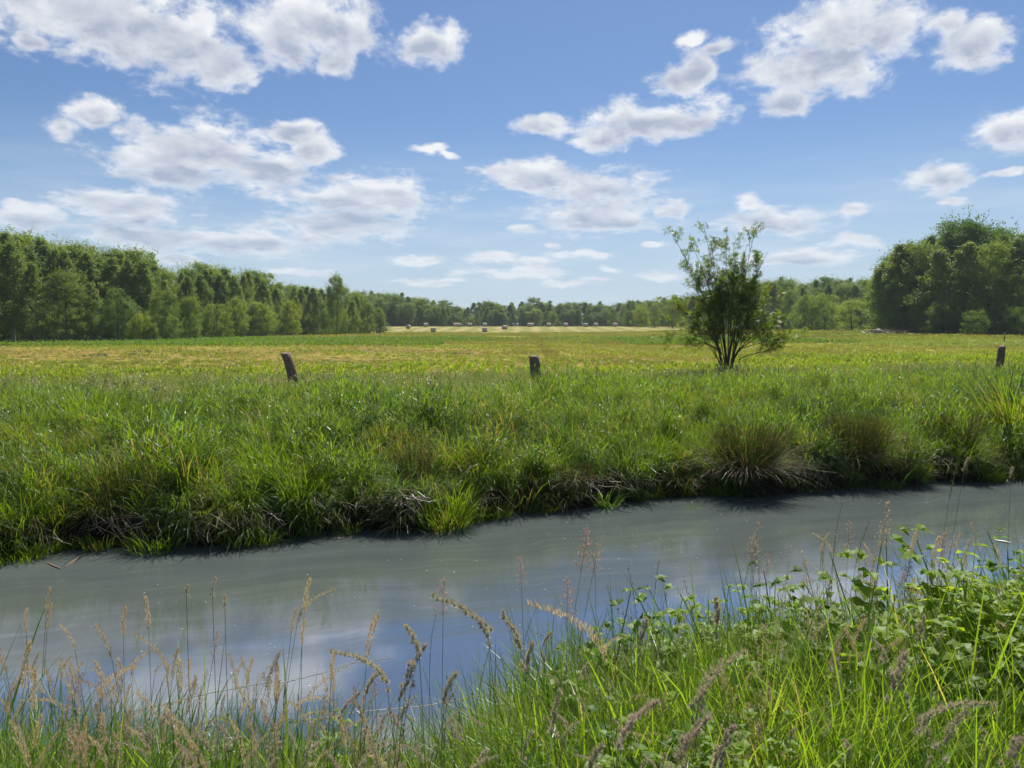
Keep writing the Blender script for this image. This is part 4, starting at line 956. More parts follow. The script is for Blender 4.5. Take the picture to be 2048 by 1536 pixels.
# bright tufts on the waterline
def tuft(px, s_, label, n=160, hgt=.5, rad=.22, mat='bank', wd=(.008, .016), spread=1.0, z=None):
    g = np.random.default_rng(int(px) + 3); b_ = onbank(px, s_); 
    if z is not None: b_.z = z
    a_ = g.uniform(0, 6.283, n); r_ = rad * np.sqrt(g.uniform(0, 1, n)); ba = np.stack([np.cos(a_) * r_, np.sin(a_) * r_, np.full(n, -.04)], 1); A = Acc()
    V_, F_, T_ = blades(g, ba, a_ + g.normal(0, .5, n), hgt * g.uniform(.5, 1.1, n), g.uniform(.05, .7, n) * spread, g.uniform(.3, 1.6, n), g.uniform(*wd, n), 5); A.add(V_, F_, None, T_)
    return link('grass_tuft', A.mesh('grass_tuft', [M[mat]]), loc=b_, label=label, cat='grass tuft', group='bright tufts of grass at the waterline')
tuft(885, -.02, 'bright green grass tuft reaching down to the water in the middle', 420, .62, .38, z=WZ + .05)
tuft(905, .25, 'tall part of the bright tuft just behind the one touching the water', 260, .7, .3, z=-.4)
tuft(15, -.15, 'low bright tuft in the water at the left frame edge', 150, .28, .28, z=WZ)
tuft(180, -.05, 'small tuft at the waterline right of the left frame edge', 110, .34, .18, z=WZ)
tuft(300, .0, 'spreading dark green tuft at the waterline beneath the rushes', 190, .5, .3, z=WZ)
tuft(695, .0, 'dark low tuft at the waterline left of the middle', 140, .38, .3, z=WZ)
tuft(1215, .0, 'broad-bladed tuft at the waterline below the dead overhanging grass', 130, .5, .22, wd=(.014, .024), z=WZ)
tuft(1090, .0, 'short dense tuft at the waterline left of the broad-bladed one', 150, .36, .3, z=WZ)
tuft(1270, .0, 'thin tuft at the waterline right of the broad-bladed one', 90, .34, .2, z=WZ)
tuft(1990, .0, 'bright little tuft at the waterline on the far right', 120, .4, .2, z=WZ)
tuft(2035, .9, 'tall reed grass with broad blades at the right frame edge', 300, 1.7, .5, wd=(.022, .036), spread=.6)
tuft(2100, .5, 'tall reed grass beyond the right frame edge', 200, 1.5, .5, wd=(.022, .036), spread=.6)
tuft(1385, -.75, 'small yellow-green tuft floating off the bank beside the largest rush clump', 46, .16, .22, z=WZ, spread=1.6)
tuft(1486, -2.2, 'tiny tuft of floating grass out on the water', 22, .09, .12, z=WZ, spread=1.8)
# dead roots and stems hanging from the cut bank
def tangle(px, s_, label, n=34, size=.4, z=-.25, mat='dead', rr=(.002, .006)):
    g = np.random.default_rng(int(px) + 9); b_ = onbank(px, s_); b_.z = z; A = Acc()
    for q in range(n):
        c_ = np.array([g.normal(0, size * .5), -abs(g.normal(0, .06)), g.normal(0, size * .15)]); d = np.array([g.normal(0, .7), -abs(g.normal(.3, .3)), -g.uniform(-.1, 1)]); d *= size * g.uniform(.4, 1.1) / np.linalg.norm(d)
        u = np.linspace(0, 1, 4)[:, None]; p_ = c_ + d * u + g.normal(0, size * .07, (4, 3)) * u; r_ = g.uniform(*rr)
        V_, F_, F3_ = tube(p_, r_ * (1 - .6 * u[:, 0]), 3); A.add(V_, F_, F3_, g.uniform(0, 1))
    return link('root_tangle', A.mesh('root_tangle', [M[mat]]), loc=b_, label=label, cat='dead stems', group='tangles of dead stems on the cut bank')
for (px, s_, n_, sz, z_, lb) in [(50, .02, 30, .4, -.32, 'pale dead stems over the dark cut at the left frame edge'), (240, .0, 26, .4, -.2, 'dead stems hanging under the left rush clumps'), (400, -.02, 40, .5, -.15, 'pale tangle with a long stick reaching the water left of the middle'),
    (530, .0, 22, .35, -.2, 'thin dead stems between the two paler tangles on the left'), (640, .0, 44, .5, -.12, 'wide tangle of brown roots left of the bright tuft'), (800, .02, 60, .5, -.05, 'largest pale tangle of sticks above the darkest hollow in the bank'), (985, .0, 20, .35, -.2, 'few dead stems right of the bright tuft'),
    (1180, .0, 70, .45, -.12, 'fringe of dead grass draped over the hollow left of the largest rushes'), (1300, .0, 30, .4, -.15, 'sparse roots hanging left of the largest rushes'), (1620, .0, 40, .6, -.2, 'brown dead stems between the two big rush clumps'), (1860, .0, 26, .45, -.1, 'pale crooked sticks right of the dark rush clump'), (1950, .0, 24, .4, -.15, 'thin dead stems near the far right of the bank')]:
    tangle(px, s_, lb, int(n_ * .6), sz, z_)
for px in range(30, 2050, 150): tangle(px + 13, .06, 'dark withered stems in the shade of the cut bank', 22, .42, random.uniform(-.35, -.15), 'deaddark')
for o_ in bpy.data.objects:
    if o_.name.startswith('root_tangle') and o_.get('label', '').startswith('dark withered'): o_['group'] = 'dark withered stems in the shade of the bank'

# ------------------------------------------------------------------ things floating on the water
g = np.random.default_rng(21); A = Acc(); n = 3600
x = g.uniform(-8, 14, n); y = g.uniform(3.5, 16, n); k_ = (y < yfar(x) - .1) & (y > ynear(x)) & (np.abs(x) < .7 * y + .5) & (pn(x, y, .8, 3) + g.uniform(-.5, .5, n) > .2)
C_ = np.stack([x, y, np.full(n, WZ + .004)], 1)[k_]
V_, F_ = cards(g, C_, np.tile([0, 0, 1.], (len(C_), 1)) + g.normal(0, .05, (len(C_), 3)), g.uniform(.007, .024, len(C_)) ** 1.0, .6, 0); A.add(V_, F_)
link('floating_petals', A.mesh('floating_petals', [M['fleck']]), kind='stuff')
for (pts_, r_, lb) in [([(0, 1462), (140, 1448), (300, 1415), (420, 1385), (560, 1360)], .004, 'pale line of scum crossing the water low on the left'), ([(560, 1445), (700, 1425), (860, 1410), (1000, 1385), (1060, 1378)], .004, 'pale line of scum crossing the water at the bottom middle'),
        ([(545, 1370), (640, 1350), (720, 1325), (790, 1316)], .0045, 'beaded pale line of scum left of the tall drooping seed heads')]:
    P3 = np.array([list(onplane(a_, b_, WZ + .002)) for a_, b_ in pts_]); tt = np.linspace(0, 1, 40); u = np.linspace(0, 1, len(P3)); P4 = np.stack([np.interp(tt, u, P3[:, i_]) for i_ in range(3)], 1); P4[:, :2] += np.cumsum(g.normal(0, .004, (40, 2)), 0)
    V_, F_, F3_ = tube(P4, r_ * g.uniform(.3, 1, 40), 4); A = Acc(); A.add(V_, F_, F3_); link('scum_line', A.mesh('scum_line', [M['fleck']]), label=lb, cat='scum', group='lines of scum on the water')
for (p0, p1, lb) in [((93, 1125), (122, 1137), 'yellow reed blade floating off the left bank'), ((130, 1133), (172, 1106), 'pale blade of grass floating beside the yellow one'), ((1990, 1080), (2022, 1085), 'pale stick floating near the right bank'), ((660, 1078), (692, 1076), 'pale blade floating left of the bright tuft')]:
    a_ = onplane(*p0, WZ + .006); b_ = onplane(*p1, WZ + .012); A = Acc(); V_, F_, F3_ = tube(np.array([a_, (a_ + b_) / 2, b_]), [.006, .012, .004], 4); A.add(V_, F_, F3_); link('floating_blade', A.mesh('floating_blade', [M['dead']]), label=lb, cat='grass blade', group='blades floating on the water')

# ------------------------------------------------------------------ near bank
gn = [clump(500 + j, 26, .13, (.25, .7), (.004, .010), (.03, .45), (.1, 1.2), M['near'], 5) for j in range(5)]
gn2 = [clump(520 + j, 16, .10, (.4, .85), (.008, .014), (.03, .35), (.2, 1.2), M['near'], 6) for j in range(4)]
gd = [clump(540 + j, 14, .16, (.3, .7), (.002, .004), (.05, .7), (.1, .8), M['dead'], 4) for j in range(3)]
nb = lambda x, y: (y < ynear(x) - .02) & (y > .9) & (np.abs(x) < .72 * y + .7)
def dens(x, y, lo=.6): # the bank is thickly grown on the right, thinly on the left
    pxx = 1024 + F * x / y; return np.interp(pxx, [0, 300, 700, 850, 1000, 1250, 1600], [lo + .2, lo, lo * .5, lo * .5, .7, .9, 1.0])
x, y = fill(21000, -4, 7.5, 1.0, 7, lambda x, y: nb(x, y) & (y > 1.7) & (rng.random(len(x)) < dens(x, y)))
def fade(x, y):
    pxx = 1024 + F * x / y; return np.interp(pxx, [0, 400, 800, 950, 1100, 1400, 2048], [1.35, 1.3, .95, 1.0, 1.15, 1.3, 1.4]) * np.interp(y, [1, 2.2, 3.2], [.45, .62, 1])
place('near_bank_grass', x, y, gn, (.42, .95), .12, sfun=fade)
x, y = fill(2600, -4, 7.5, 1.0, 7, lambda x, y: nb(x, y) & (y > 1.9) & (rng.random(len(x)) < dens(x, y, .2)))
place('near_bank_broad_grass', x, y, gn2, (.5, 1.05), .12, sfun=fade)
x, y = fill(3000, -4, 7.5, 1.0, 7, lambda x, y: nb(x, y) & (y > 1.8) & (rng.random(len(x)) < dens(x, y)))
place('near_bank_dry_grass', x, y, gd, (.6, 1.1), .2, sfun=fade)
# broad-leaved herbs (bramble-like, toothed leaves)
def herb(seed, nst=3, hgt=.55, leaf=.085):
    g = np.random.default_rng(seed); A = Acc()
    m_ = 6; prof = np.array([0, .75, 1, .82, .45, 0]); tt = np.linspace(0, 1, m_)
    for s_ in range(nst):
        b_ = np.array([g.normal(0, .06), g.normal(0, .06), 0]); tp = b_ + [g.normal(0, .16), g.normal(0, .16), hgt * g.uniform(.6, 1.05)]
        md_ = (b_ + tp) / 2 + g.normal(0, .02, 3)
        V_, F_, F3_ = tube(np.array([b_, md_, tp]), [.004, .003, .0015], 4); A.add(V_, F_, F3_, .3)
        for q in range(12):
            t = .2 + .8 * q / 11; c_ = b_ + (tp - b_) * t; a0 = g.uniform(0, 6.28)
            for lf in range(3):
                a_ = a0 + (lf - 1) * .9; L_ = leaf * g.uniform(.7, 1.15) * (1.15 - .5 * t); d = np.array([math.cos(a_), math.sin(a_), g.uniform(-.1, .5)]); d /= np.linalg.norm(d); sd_ = np.cross(d, [0, 0, 1]); sd_ /= np.linalg.norm(sd_); up = np.cross(sd_, d)
                st_ = c_ + np.array([math.cos(a0), math.sin(a0), .35]) * .04
                mid_ = st_ + d * L_ * tt[:, None] - np.array([0, 0, 1]) * (L_ * .35 * tt[:, None] ** 2)
                wv_ = L_ * .36 * prof * (1 + .18 * np.array([1, -1, 1, -1, 1, 0]))
                lft = mid_ + sd_ * wv_[:, None] + up * wv_[:, None] * .3; rgt = mid_ - sd_ * wv_[:, None] + up * wv_[:, None] * .3
                V_ = np.concatenate([lft, mid_, rgt]); k_ = np.arange(m_ - 1)
                F_ = np.concatenate([np.stack([k_, k_ + 1, k_ + 1 + m_, k_ + m_], 1), np.stack([k_ + m_, k_ + m_ + 1, k_ + 1 + 2 * m_, k_ + 2 * m_], 1)])
                A.add(V_, F_, None, g.uniform(0, 1))
    return A.mesh('herb_piece', [M['broad']])
gl = [herb(560 + j, 5, .5, .068) for j in range(5)]
x, y = fill(2900, -4, 7.5, 1.2, 7, lambda x, y: nb(x, y) & (y > 2.0) & (rng.random(len(x)) < np.interp(1024 + F * x / y, [0, 250, 300, 480, 520, 1150, 1400, 2048], [.1, .1, .5, .5, .05, .05, .8, 1.0])) & (y < ynear(x) - .3) & ((pn(x, y, 1.3, 6) > -.15) | (x < 0)))
place('leafy_herbs', x, y, gl, (.6, 1.1), .12, sfun=lambda x, y: fade(x, y) * np.where(x > 0, 1.12, .8))

# flowering grass stalks: each its own stem and seed head
def head_spike(seed, L=.11, r=.006, n=150, mat='tan', bend=.3):
    g = np.random.default_rng(seed); A = Acc(); t = g.uniform(0, 1, n); ax = np.stack([bend * L * t ** 2, 0 * t, L * t * (1 - .15 * bend * t)], 1)
    a_ = g.uniform(0, 6.28, n); rr = r * np.sin(np.pi * np.clip(t * .9 + .08, 0, 1)) ** .6
    C_ = ax + np.stack([np.cos(a_) * rr, np.sin(a_) * rr, 0 * t], 1)
    V_, F_, T_ = blades(g, C_, a_, g.uniform(.006, .012, n), g.uniform(.1, .5, n), g.uniform(-.3, .3, n), g.uniform(.0014, .0024, n), 2, twist=1.5); A.add(V_, F_, None, T_)
    return A.mesh('seed_head', [M[mat]])
def head_cocksfoot(seed, L=.10, mat='grey', lumps=14, bend=.8):
    g = np.random.default_rng(seed); A = Acc()
    for q in range(lumps):
        t = q / (lumps - 1); c_ = np.array([bend * L * t ** 1.8, 0, L * t * (1 - .2 * t)]); sd_ = (-1) ** q * .006 * (1.3 - t) * g.uniform(.2, 1.6); ln = g.uniform(.006, .011) * (1.45 - .8 * t); n = 70
        if q in (0, 1): sd_ *= 3.0; c_[2] -= .012 * (1 - q)
        c_ = c_ + [0, sd_, 0] + g.normal(0, .002, 3); d = g.normal(size=(n, 3)) * [1, 1, 1.5]; d /= np.linalg.norm(d, axis=1, keepdims=True)
        C_ = c_ + d * ln * g.uniform(.15, .75, n)[:, None] * [.6, .6, 1.15]
        V_, F_, T_ = blades(g, C_, np.arctan2(d[:, 1], d[:, 0]), g.uniform(.004, .009, n), np.arccos(np.clip(d[:, 2], -1, 1)) * .55, g.uniform(-.2, .2, n), g.uniform(.0013, .0022, n), 2, T=np.clip(g.uniform(.2, .8) + g.normal(0, .2, n), 0, 1), twist=1.5)
        A.add(V_, F_, None, T_)
        th_ = np.linspace(0, math.pi, 5); a8 = np.arange(6) / 6 * 6.283; rI = ln * .26
        VI = np.concatenate([np.stack([c_[0] + rI * math.sin(b_) * np.cos(a8), c_[1] + rI * math.sin(b_) * np.sin(a8), np.full(6, c_[2] + rI * 1.5 * math.cos(b_))], 1) for b_ in th_])
        A.add(VI, [(i_ * 6 + j, i_ * 6 + (j + 1) % 6, (i_ + 1) * 6 + (j + 1) % 6, (i_ + 1) * 6 + j) for i_ in range(4) for j in range(6)], None, .3)
    n = 8; t = np.linspace(0, 1, n); V_, F_, F3_ = tube(np.stack([bend * L * t ** 1.8, 0 * t, L * t * (1 - .2 * t)], 1), np.full(n, .001), 3); A.add(V_, F_, F3_, .3)
    return A.mesh('seed_head', [M[mat]])
def head_open(seed, L=.13, mat='pink', n=26, spread=.028):
    g = np.random.default_rng(seed); A = Acc()
    for q in range(n):
        t = q / n; b_ = np.array([0, 0, L * t]); a_ = g.uniform(0, 6.28); ln = spread * (1.15 - t) * g.uniform(.6, 1.2); e_ = b_ + [math.cos(a_) * ln, math.sin(a_) * ln, ln * g.uniform(.4, 1)]
        V_, F_, F3_ = tube(np.array([b_, e_]), [.0006, .0004], 3); A.add(V_, F_, F3_, .3)
        m_ = 7; C_ = b_ + (e_ - b_) * g.uniform(.3, 1.05, m_)[:, None] + g.normal(0, .0015, (m_, 3)); V_, F_, T_ = blades(g, C_, g.uniform(0, 6.28, m_), g.uniform(.005, .009, m_), g.uniform(.1, .9, m_), np.zeros(m_), g.uniform(.002, .003, m_), 2); A.add(V_, F_, None, T_)
    V_, F_, F3_ = tube(np.array([[0, 0, 0], [0, 0, L]]), [.001, .0005], 3); A.add(V_, F_, F3_, .3)
    return A.mesh('seed_head', [M[mat]])
def head_rye(seed, L=.17, mat='stalk'):
    g = np.random.default_rng(seed); A = Acc(); n = 16
    for q in range(n):
        t = q / n; b_ = np.array([[.12 * L * t ** 2, 0, L * t]]); b_ = np.repeat(b_, 4, 0)
        V_, F_, T_ = blades(g, b_, np.full(4, (q % 2) * math.pi) + g.normal(0, .2, 4), g.uniform(.009, .014, 4), g.uniform(.25, .5, 4), np.zeros(4), np.full(4, .0028), 2); A.add(V_, F_, None, T_)
    V_, F_, F3_ = tube(np.array([[0, 0, 0], [.03 * L, 0, L * .5], [.12 * L, 0, L]]), [.001, .0008, .0005], 3); A.add(V_, F_, F3_, .3)
    return A.mesh('seed_head', [M[mat]])
HEADS = {'spike': [head_spike(600 + j, .10 + .015 * j, .0045, 260, 'tan', b) for j, b in enumerate((.1, .35, .8, .2))],
         'foot': [head_cocksfoot(620 + j, .085 + .012 * j, m, (22 if b > .8 else 14 + j % 3), b) for j, (m, b) in enumerate((('grey', .35), ('grey', .15), ('purple', .45), ('grey', .2), ('grey', .85)))],
         'open': [head_open(640 + j, .12 + .02 * j, m) for j, m in enumerate(('pink', 'purple', 'tan'))],
         'rye': [head_rye(660 + j, .15 + .03 * j) for j in range(3)]}
WORDS = {'spike': 'tan spiked grass stalk', 'foot': 'lumpy grey-brown cocksfoot stalk', 'open': 'loose pinkish flowering grass stalk', 'rye': 'slender green zigzag grass stalk'}
NM = {'spike': 'spiked_grass_stalk', 'foot': 'cocksfoot_stalk', 'open': 'flowering_grass_stalk', 'rye': 'ryegrass_stalk'}
sg = np.random.default_rng(88); HZM = {}
def stalk(kind, px, py, Yd, label=None, v=None, hs=1.0, dirx=None, root=None, th=.0016):
    """seed-head tip seen at (px, py), at distance Yd; the stem goes down to the ground"""
    v = int(sg.integers(0, len(HEADS[kind]))) if v is None else v
    hs *= {'foot': .88, 'spike': 1.3, 'open': 1.2, 'rye': 1.2}[kind]; me = HEADS[kind][v]; tip = np.array(at(px, py, Yd)); side_ = dirx if dirx is not None else sg.choice([-1, 1])
    L = HZM.setdefault(me.name, max(c_.co.z for c_ in me.vertices)) * hs
    he = tip - [0, 0, L * .85]; he[0] -= side_ * .012
    bx = he[0] + (root if root is not None else -side_ * sg.uniform(.0, .09) + sg.normal(0, .03)); by = min(he[1] + sg.normal(0, .08), float(ynear(bx)) - .03); bz = h1(bx, by)
    e = bpy.data.objects.new(NM[kind], None); col.objects.link(e); e.location = (bx, by, bz)
    p0 = np.zeros(3); p1 = he - [bx, by, bz]; u = np.linspace(0, 1, 8)[:, None]
    pts_ = p0 + np.array([0, 0, p1[2]]) * u + np.array([p1[0], p1[1], 0]) * u ** 1.5; pts_[0, 2] = -.05
    A = Acc(); V_, F_, F3_ = tube(pts_, np.linspace(th, th * .55, 8), 4); A.add(V_, F_, F3_, sg.uniform(0, 1))
    if p1[2] > .4:
        V_, F_, T_ = blades(sg, pts_[[2, 4]], sg.uniform(0, 6.28, 2), sg.uniform(.12, .25, 2), sg.uniform(.2, .5, 2), sg.uniform(.4, 1.4, 2), np.full(2, .005), 4); A.add(V_, F_, None, T_)
    link('stem', A.mesh('stem', [M['stalk']]), e)
    tang = pts_[-1] - pts_[-2]; tang /= np.linalg.norm(tang)
    q_ = Vector(tang).to_track_quat('Z', 'X') 
    from mathutils import Quaternion
    base_rot = Vector((0, 0, 1)).rotation_difference(Vector(tang)) @ Quaternion((0, 0, 1), (0 if side_ > 0 else math.pi) + sg.normal(0, .5))
    hd = link('seed_head', me, e, loc=pts_[-1] - np.array(tang) * .002); hd.rotation_mode = 'QUATERNION'; hd.rotation_quaternion = base_rot; hd.scale = (hs, hs, hs)
    e['label'] = label or (WORDS[kind] + ' among many on the near bank'); e['category'] = 'grass stalk'; e['group'] = {'spike': 'tan spiked grasses on the near bank', 'foot': 'cocksfoot stalks on the near bank', 'open': 'loose flowering grasses on the near bank', 'rye': 'slender zigzag grasses on the near bank'}[kind]
    return e
NAMED = [
 ('spike', 95, 1180, 3.6, 0, 1.0, 1, 'tan spike leaning right, second tallest at the left frame edge'), ('spike', 55, 1218, 3.5, 0, 1.0, 1, 'upright tan spike nearest the left frame edge above the water'), ('spike', 3, 1270, 3.0, 1, 1.2, -1, 'brown spike cut by the left frame edge'),
 ('spike', 97, 1212, 3.6, 0, 1.0, 1, 'thin dark spike just below the one leaning right at the left'), ('spike', 142, 1248, 3.4, 1, .9, -1, 'pale short spike bent left over the water'), ('spike', 215, 1253, 3.3, 1, 1.1, -1, 'tan spike bent left between the pale short one and the upright one'),
 ('spike', 250, 1215, 3.4, 0, 1.1, 1, 'upright tan spike left of the tallest tan spike'), ('spike', 290, 1198, 3.4, 0, 1.2, -1, 'tallest tan spike of the left group, on a bare dark stem'), ('spike', 365, 1308, 3.0, 0, 1.3, 1, 'purplish brown spike leaning right beside tall bare stems'),
 ('spike', 325, 1275, 3.0, 2, 1.0, -1, 'pale spike folded over like a hook on the left'), ('spike', 612, 1158, 3.6, 0, 1.4, 1, 'highest pale-tipped spike standing above the water left of the middle'), ('spike', 598, 1178, 3.5, 2, 1.2, 1, 'brown spike bent right under the highest pale-tipped one'),
 ('spike', 587, 1217, 3.5, 0, .9, 1, 'small dark spike between the two tall tan ones'), ('spike', 608, 1238, 3.4, 0, 1.0, 1, 'slim tan spike leaning right below the highest one'), ('spike', 738, 1225, 3.1, 1, 1.5, 1, 'thick tan spike leaning right alone over the blue water'),
 ('spike', 667, 1302, 2.9, 0, 1.0, 1, 'upright brown spike below the thick leaning one'), ('spike', 537, 1310, 2.9, 0, 1.1, 1, 'brown spike in the tight cluster left of the bent pale heads'), ('spike', 545, 1335, 2.9, 0, 1.2, -1, 'second brown spike of the tight cluster'), ('spike', 556, 1340, 2.9, 0, 1.0, 1, 'third brown spike of the tight cluster'),
 ('spike', 620, 1335, 2.9, 2, 1.0, 1, 'pale spike curled right above the reed stems'), ('spike', 600, 1352, 2.9, 2, 1.0, 1, 'second pale curled spike just below the first'), ('spike', 660, 1330, 2.8, 0, .9, -1, 'short brown spike right of the curled pale ones'),
 ('spike', 205, 1315, 3.0, 2, 1.2, 1, 'pale feathery spike bending right in the left cluster'), ('spike', 225, 1320, 3.0, 2, 1.2, 1, 'second feathery spike bending right in the left cluster'), ('spike', 48, 1290, 3.0, 0, 1.5, 1, 'bleached tall spike in the left cluster'), ('spike', 70, 1340, 2.8, 0, 1.3, 1, 'bleached spike right of the first bleached one'),
 ('spike', 205, 1470, 2.5, 1, .9, -1, 'short bleached spike low at the left'), ('spike', 245, 1318, 3.0, 0, 1.2, 1, 'dark upright spike in front of the feathery ones'), ('spike', 139, 1328, 3.1, 0, .8, -1, 'short brown spike standing alone left of the feathery ones'),
 ('foot', 378, 1168, 3.0, 1, .7, 1, 'thin stalk with side clusters drooping at its top, left of the tall bare stems'), ('foot', 430, 1155, 3.0, 3, .8, 1, 'tall bare stalk with small dark clusters near the left'), ('foot', 455, 1190, 3.0, 3, .7, 1, 'bare stalk with one purple cluster right of the tall one'), ('open', 432, 1268, 2.9, 0, .7, 1, 'stalk with a round reddish cluster on the left'),
 ('foot', 762, 1288, 1.75, 4, 1.15, -1, 'large cocksfoot head arching down to the left in the middle'), ('foot', 828, 1255, 1.75, 0, 1.15, -1, 'large cocksfoot head arching left at the top of the middle cluster'), ('foot', 898, 1350, 1.7, 0, 1.05, 1, 'greenish cocksfoot head hanging at the right of the middle cluster'), ('foot', 822, 1300, 1.75, 2, 1.1, 1, 'dark purple cocksfoot head below the arching pair'),
 ('foot', 810, 1360, 1.75, 0, .8, 1, 'small cocksfoot cluster under the dark purple one'), ('foot', 740, 1345, 2.2, 0, 1.0, 1, 'pale green cocksfoot head left of the arching pair'), ('foot', 690, 1382, 2.1, 2, 1.0, 1, 'purplish curved head lying right above the reeds at the bottom left of the middle'),
 ('foot', 968, 1190, 1.9, 4, 1.3, -1, 'large grey head nodding left at the top middle of the foreground'), ('foot', 1035, 1225, 1.9, 3, 1.4, -1, 'long grey head just below the nodding one'), ('foot', 1062, 1285, 2.0, 1, 1.1, 1, 'narrow grey-green head beside the long grey one'), ('foot', 1095, 1260, 2.2, 0, .7, 1, 'short oval head lying sideways over the blue water'),
 ('open', 880, 1165, 3.2, 0, 1.1, -1, 'stalk with a reddish feathery head standing over the grey water'), ('open', 1168, 1062, 3.6, 0, 1.5, 1, 'highest reddish feathery head in the middle, leaning right'), ('open', 1192, 1090, 3.5, 0, 1.0, 1, 'smaller reddish head just right of the highest one'), ('open', 1048, 1120, 3.6, 0, 1.0, 1, 'pale pink narrow head left of the highest reddish one'),
 ('open', 1140, 1165, 3.3, 0, 1.3, 1, 'pinkish feathery head leaning right above the water'), ('spike', 1203, 1188, 1.9, 2, 1.3, -1, 'thick dark bent head, the darkest over the blue water'), ('foot', 1118, 1390, 1.8, 3, 1.1, 1, 'dark upright head low in front of the blue water'), ('foot', 1290, 1240, 2.2, 1, 1.1, 1, 'fluffy pale head standing amid the near rushes'),
 ('foot', 1170, 1322, 2.4, 1, .8, 1, 'small tan head alone over the water right of the middle'), ('foot', 1425, 1190, 2.0, 1, 1.3, -1, 'large soft pale head right of the near rushes'), ('foot', 1255, 1395, 1.6, 2, 1.4, 1, 'big brown head leaning right at the bottom right of the middle'), ('foot', 1405, 1320, 1.7, 4, 1.5, 1, 'big grey head sweeping right above the green herbs'),
 ('foot', 1365, 1440, 1.6, 2, 1.4, 1, 'broad purplish head low above the herbs'), ('foot', 1440, 1465, 1.6, 2, 1.2, 1, 'dense purple head right of the broad purplish one'), ('foot', 1190, 1480, 1.6, 0, 1.2, 1, 'brown ragged head at the bottom centre'), ('foot', 1800, 1320, 1.8, 2, 1.2, 1, 'dark purple head across the herbs on the right'), ('foot', 1850, 1365, 1.8, 4, 1.3, 1, 'dark curved head below the first dark one on the right'),
 ('foot', 1900, 1415, 1.7, 3, 1.3, 1, 'long grey-purple head low on the right'), ('foot', 2030, 1445, 1.7, 2, 1.3, 1, 'dark head at the right frame edge near the bottom'), ('foot', 1850, 1230, 2.2, 1, 1.0, 1, 'brown tufted head above the herbs on the right'), ('foot', 1885, 1262, 2.2, 0, .6, 1, 'small round lilac head on the right'), ('foot', 1770, 1275, 2.1, 3, 1.0, -1, 'feathery purple head left of the tufted brown one'),
 ('rye', 1908, 905, 3.6, 1, 1.2, 1, 'tallest slender stalk crossing the far bank on the right'), ('foot', 1935, 915, 3.6, 1, .8, 1, 'grey cocksfoot stalk right of the tallest slender one'), ('foot', 2028, 935, 3.4, 1, .8, 1, 'pale head standing against the dark bank at the right'),
 ('rye', 1675, 1018, 3.6, 2, 1.0, 1, 'slim dark stalk leaning right over the grey water'), ('rye', 1720, 1050, 3.6, 1, 1.0, 1, 'second slim dark stalk right of the first'), ('open', 1762, 1010, 3.6, 2, 1.2, -1, 'pale green feathery stalk in the middle right'), ('spike', 1828, 1060, 3.5, 0, 1.0, 1, 'red-brown spike with a pale tip on the right'), ('spike', 1872, 1075, 3.5, 0, 1.2, 1, 'tan spike leaning right beside the red-brown one'),
 ('open', 1672, 1075, 3.6, 1, .8, 1, 'small crimson loose head over the water'), ('rye', 1270, 1150, 3.5, 2, 1.1, -1, 'green zigzag stalk with pale tip left of the near rushes'), ('rye', 1165, 1250, 3.0, 2, 1.0, -1, 'thin pale stalk slanting across the blue water'), ('rye', 965, 1300, 3.2, 1, .9, 1, 'thin green stalk beside the bright reeds in the middle'),
]
for (kd, px, py, Yd, v, hs, dx_, lb) in NAMED: stalk(kd, px, py, Yd, lb, v, hs, dx_, th=.0016 if Yd > 2.5 else .0013)
def many(kd, n, x0, x1, y0, y1, d0, d1, hs=(.8, 1.2), bias=1.0):
    for _ in range(n):
        px = x0 + (x1 - x0) * sg.uniform(); t = sg.uniform() ** bias; stalk(kd, px, y0 + (y1 - y0) * t, d0 + (d1 - d0) * (1 - t) * sg.uniform(.7, 1), hs=sg.uniform(*hs))
many('spike', 60, 0, 520, 1300, 1510, 2.4, 3.5, (.7, 1.1))
many('spike', 30, 480, 800, 1340, 1510, 2.4, 3.4, (.6, 1.0))
many('foot', 34, 560, 1000, 1380, 1530, 2.1, 3.0, (.6, .9))
many('foot', 20, 250, 560, 1420, 1530, 2.0, 2.7, (.6, .9))
many('open', 26, 80, 760, 1340, 1500, 2.3, 3.2, (.6, .9))
many('foot', 40, 1050, 2048, 1300, 1530, 2.1, 3.4, (.55, .9))
many('open', 44, 1500, 2048, 1040, 1300, 3.0, 4.6, (.8, 1.2))
many('rye', 40, 1180, 2048, 1080, 1400, 2.8, 4.6, (.8, 1.2))
many('spike', 26, 1640, 2048, 1060, 1280, 3.0, 4.4, (.7, 1.1))
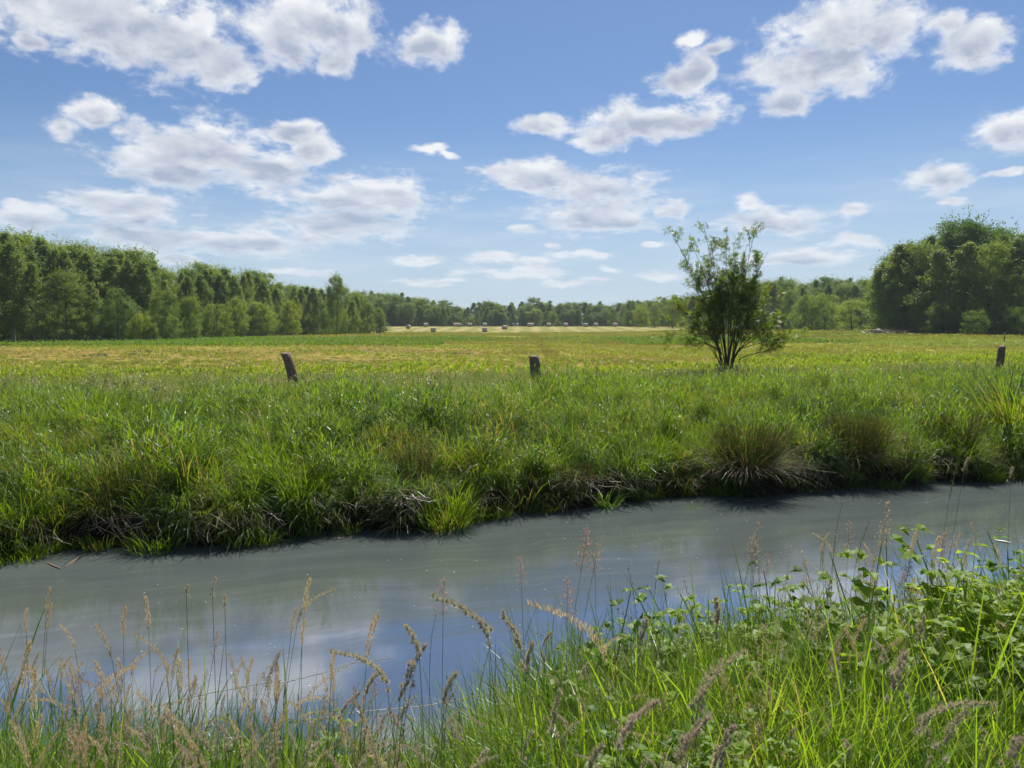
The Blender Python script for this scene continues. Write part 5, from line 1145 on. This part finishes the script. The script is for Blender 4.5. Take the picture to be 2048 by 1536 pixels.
many('open', 36, 1150, 2048, 1200, 1480, 2.4, 3.8, (.6, .95))
many('spike', 26, 1150, 2048, 1180, 1460, 2.6, 3.8, (.55, .85))
many('rye', 14, 780, 1200, 1220, 1400, 2.6, 3.4, (.6, 1.0))
# near rushes standing against the water
def nearrush(px, n, hgt, label, sp=.5, d=4.6):
    x_ = (px - 1024) / F * d; y_ = min(d, float(ynear(x_)) - .05); return rush(px, 0, label, n, hgt, sp, .0, w_=.0032, base=Vector((x_, y_, h1(x_, y_))), flowers=True, rad=.2, group='rushes on the near bank')
nearrush(1320, 110, 1.15, 'dark rush stems standing against the blue water right of the middle', .45)
nearrush(1270, 60, 1.0, 'left fringe of the near rushes beside the blue water', .5, 4.4)
nearrush(1090, 50, 1.0, 'fan of thin dark rush stems left of the blue gap', .6, 4.4)
nearrush(980, 40, .75, 'short rush stems rising from the bright reeds in the middle', .5, 4.2)
nearrush(400, 26, .95, 'sparse tall bare stems over the water on the left', .25, 3.9)
# bright broad reeds in the middle
for (px, d_, n_, h_, lb) in [(945, 3.6, 46, .62, 'bright green reed tuft rising from the bottom middle'), (985, 3.5, 40, .7, 'taller reed blades right of the bright tuft'), (160, 3.1, 24, .55, 'single bright reed blades low on the left'), (335, 3.2, 30, .6, 'reed blades above the leafy herbs on the left'), (650, 3.0, 26, .5, 'reed blades at the bottom left of the middle'), (1290, 4.3, 40, .8, 'green reed blades around the near rushes')]:
    x_ = (px - 1024) / F * d_; g = np.random.default_rng(px); a_ = g.uniform(0, 6.28, n_); r_ = .16 * np.sqrt(g.uniform(0, 1, n_)); A = Acc()
    V_, F_, T_ = blades(g, np.stack([np.cos(a_) * r_, np.sin(a_) * r_, np.full(n_, -.04)], 1), a_, h_ * g.uniform(.5, 1.1, n_), g.uniform(.02, .3, n_), g.uniform(.1, .7, n_), g.uniform(.008, .015, n_), 6); A.add(V_, F_, None, T_)
    link('reed_tuft', A.mesh('reed_tuft', [M['near']]), loc=(x_, d_, h1(x_, d_)), label=lb, cat='reeds', group='reed tufts on the near bank')
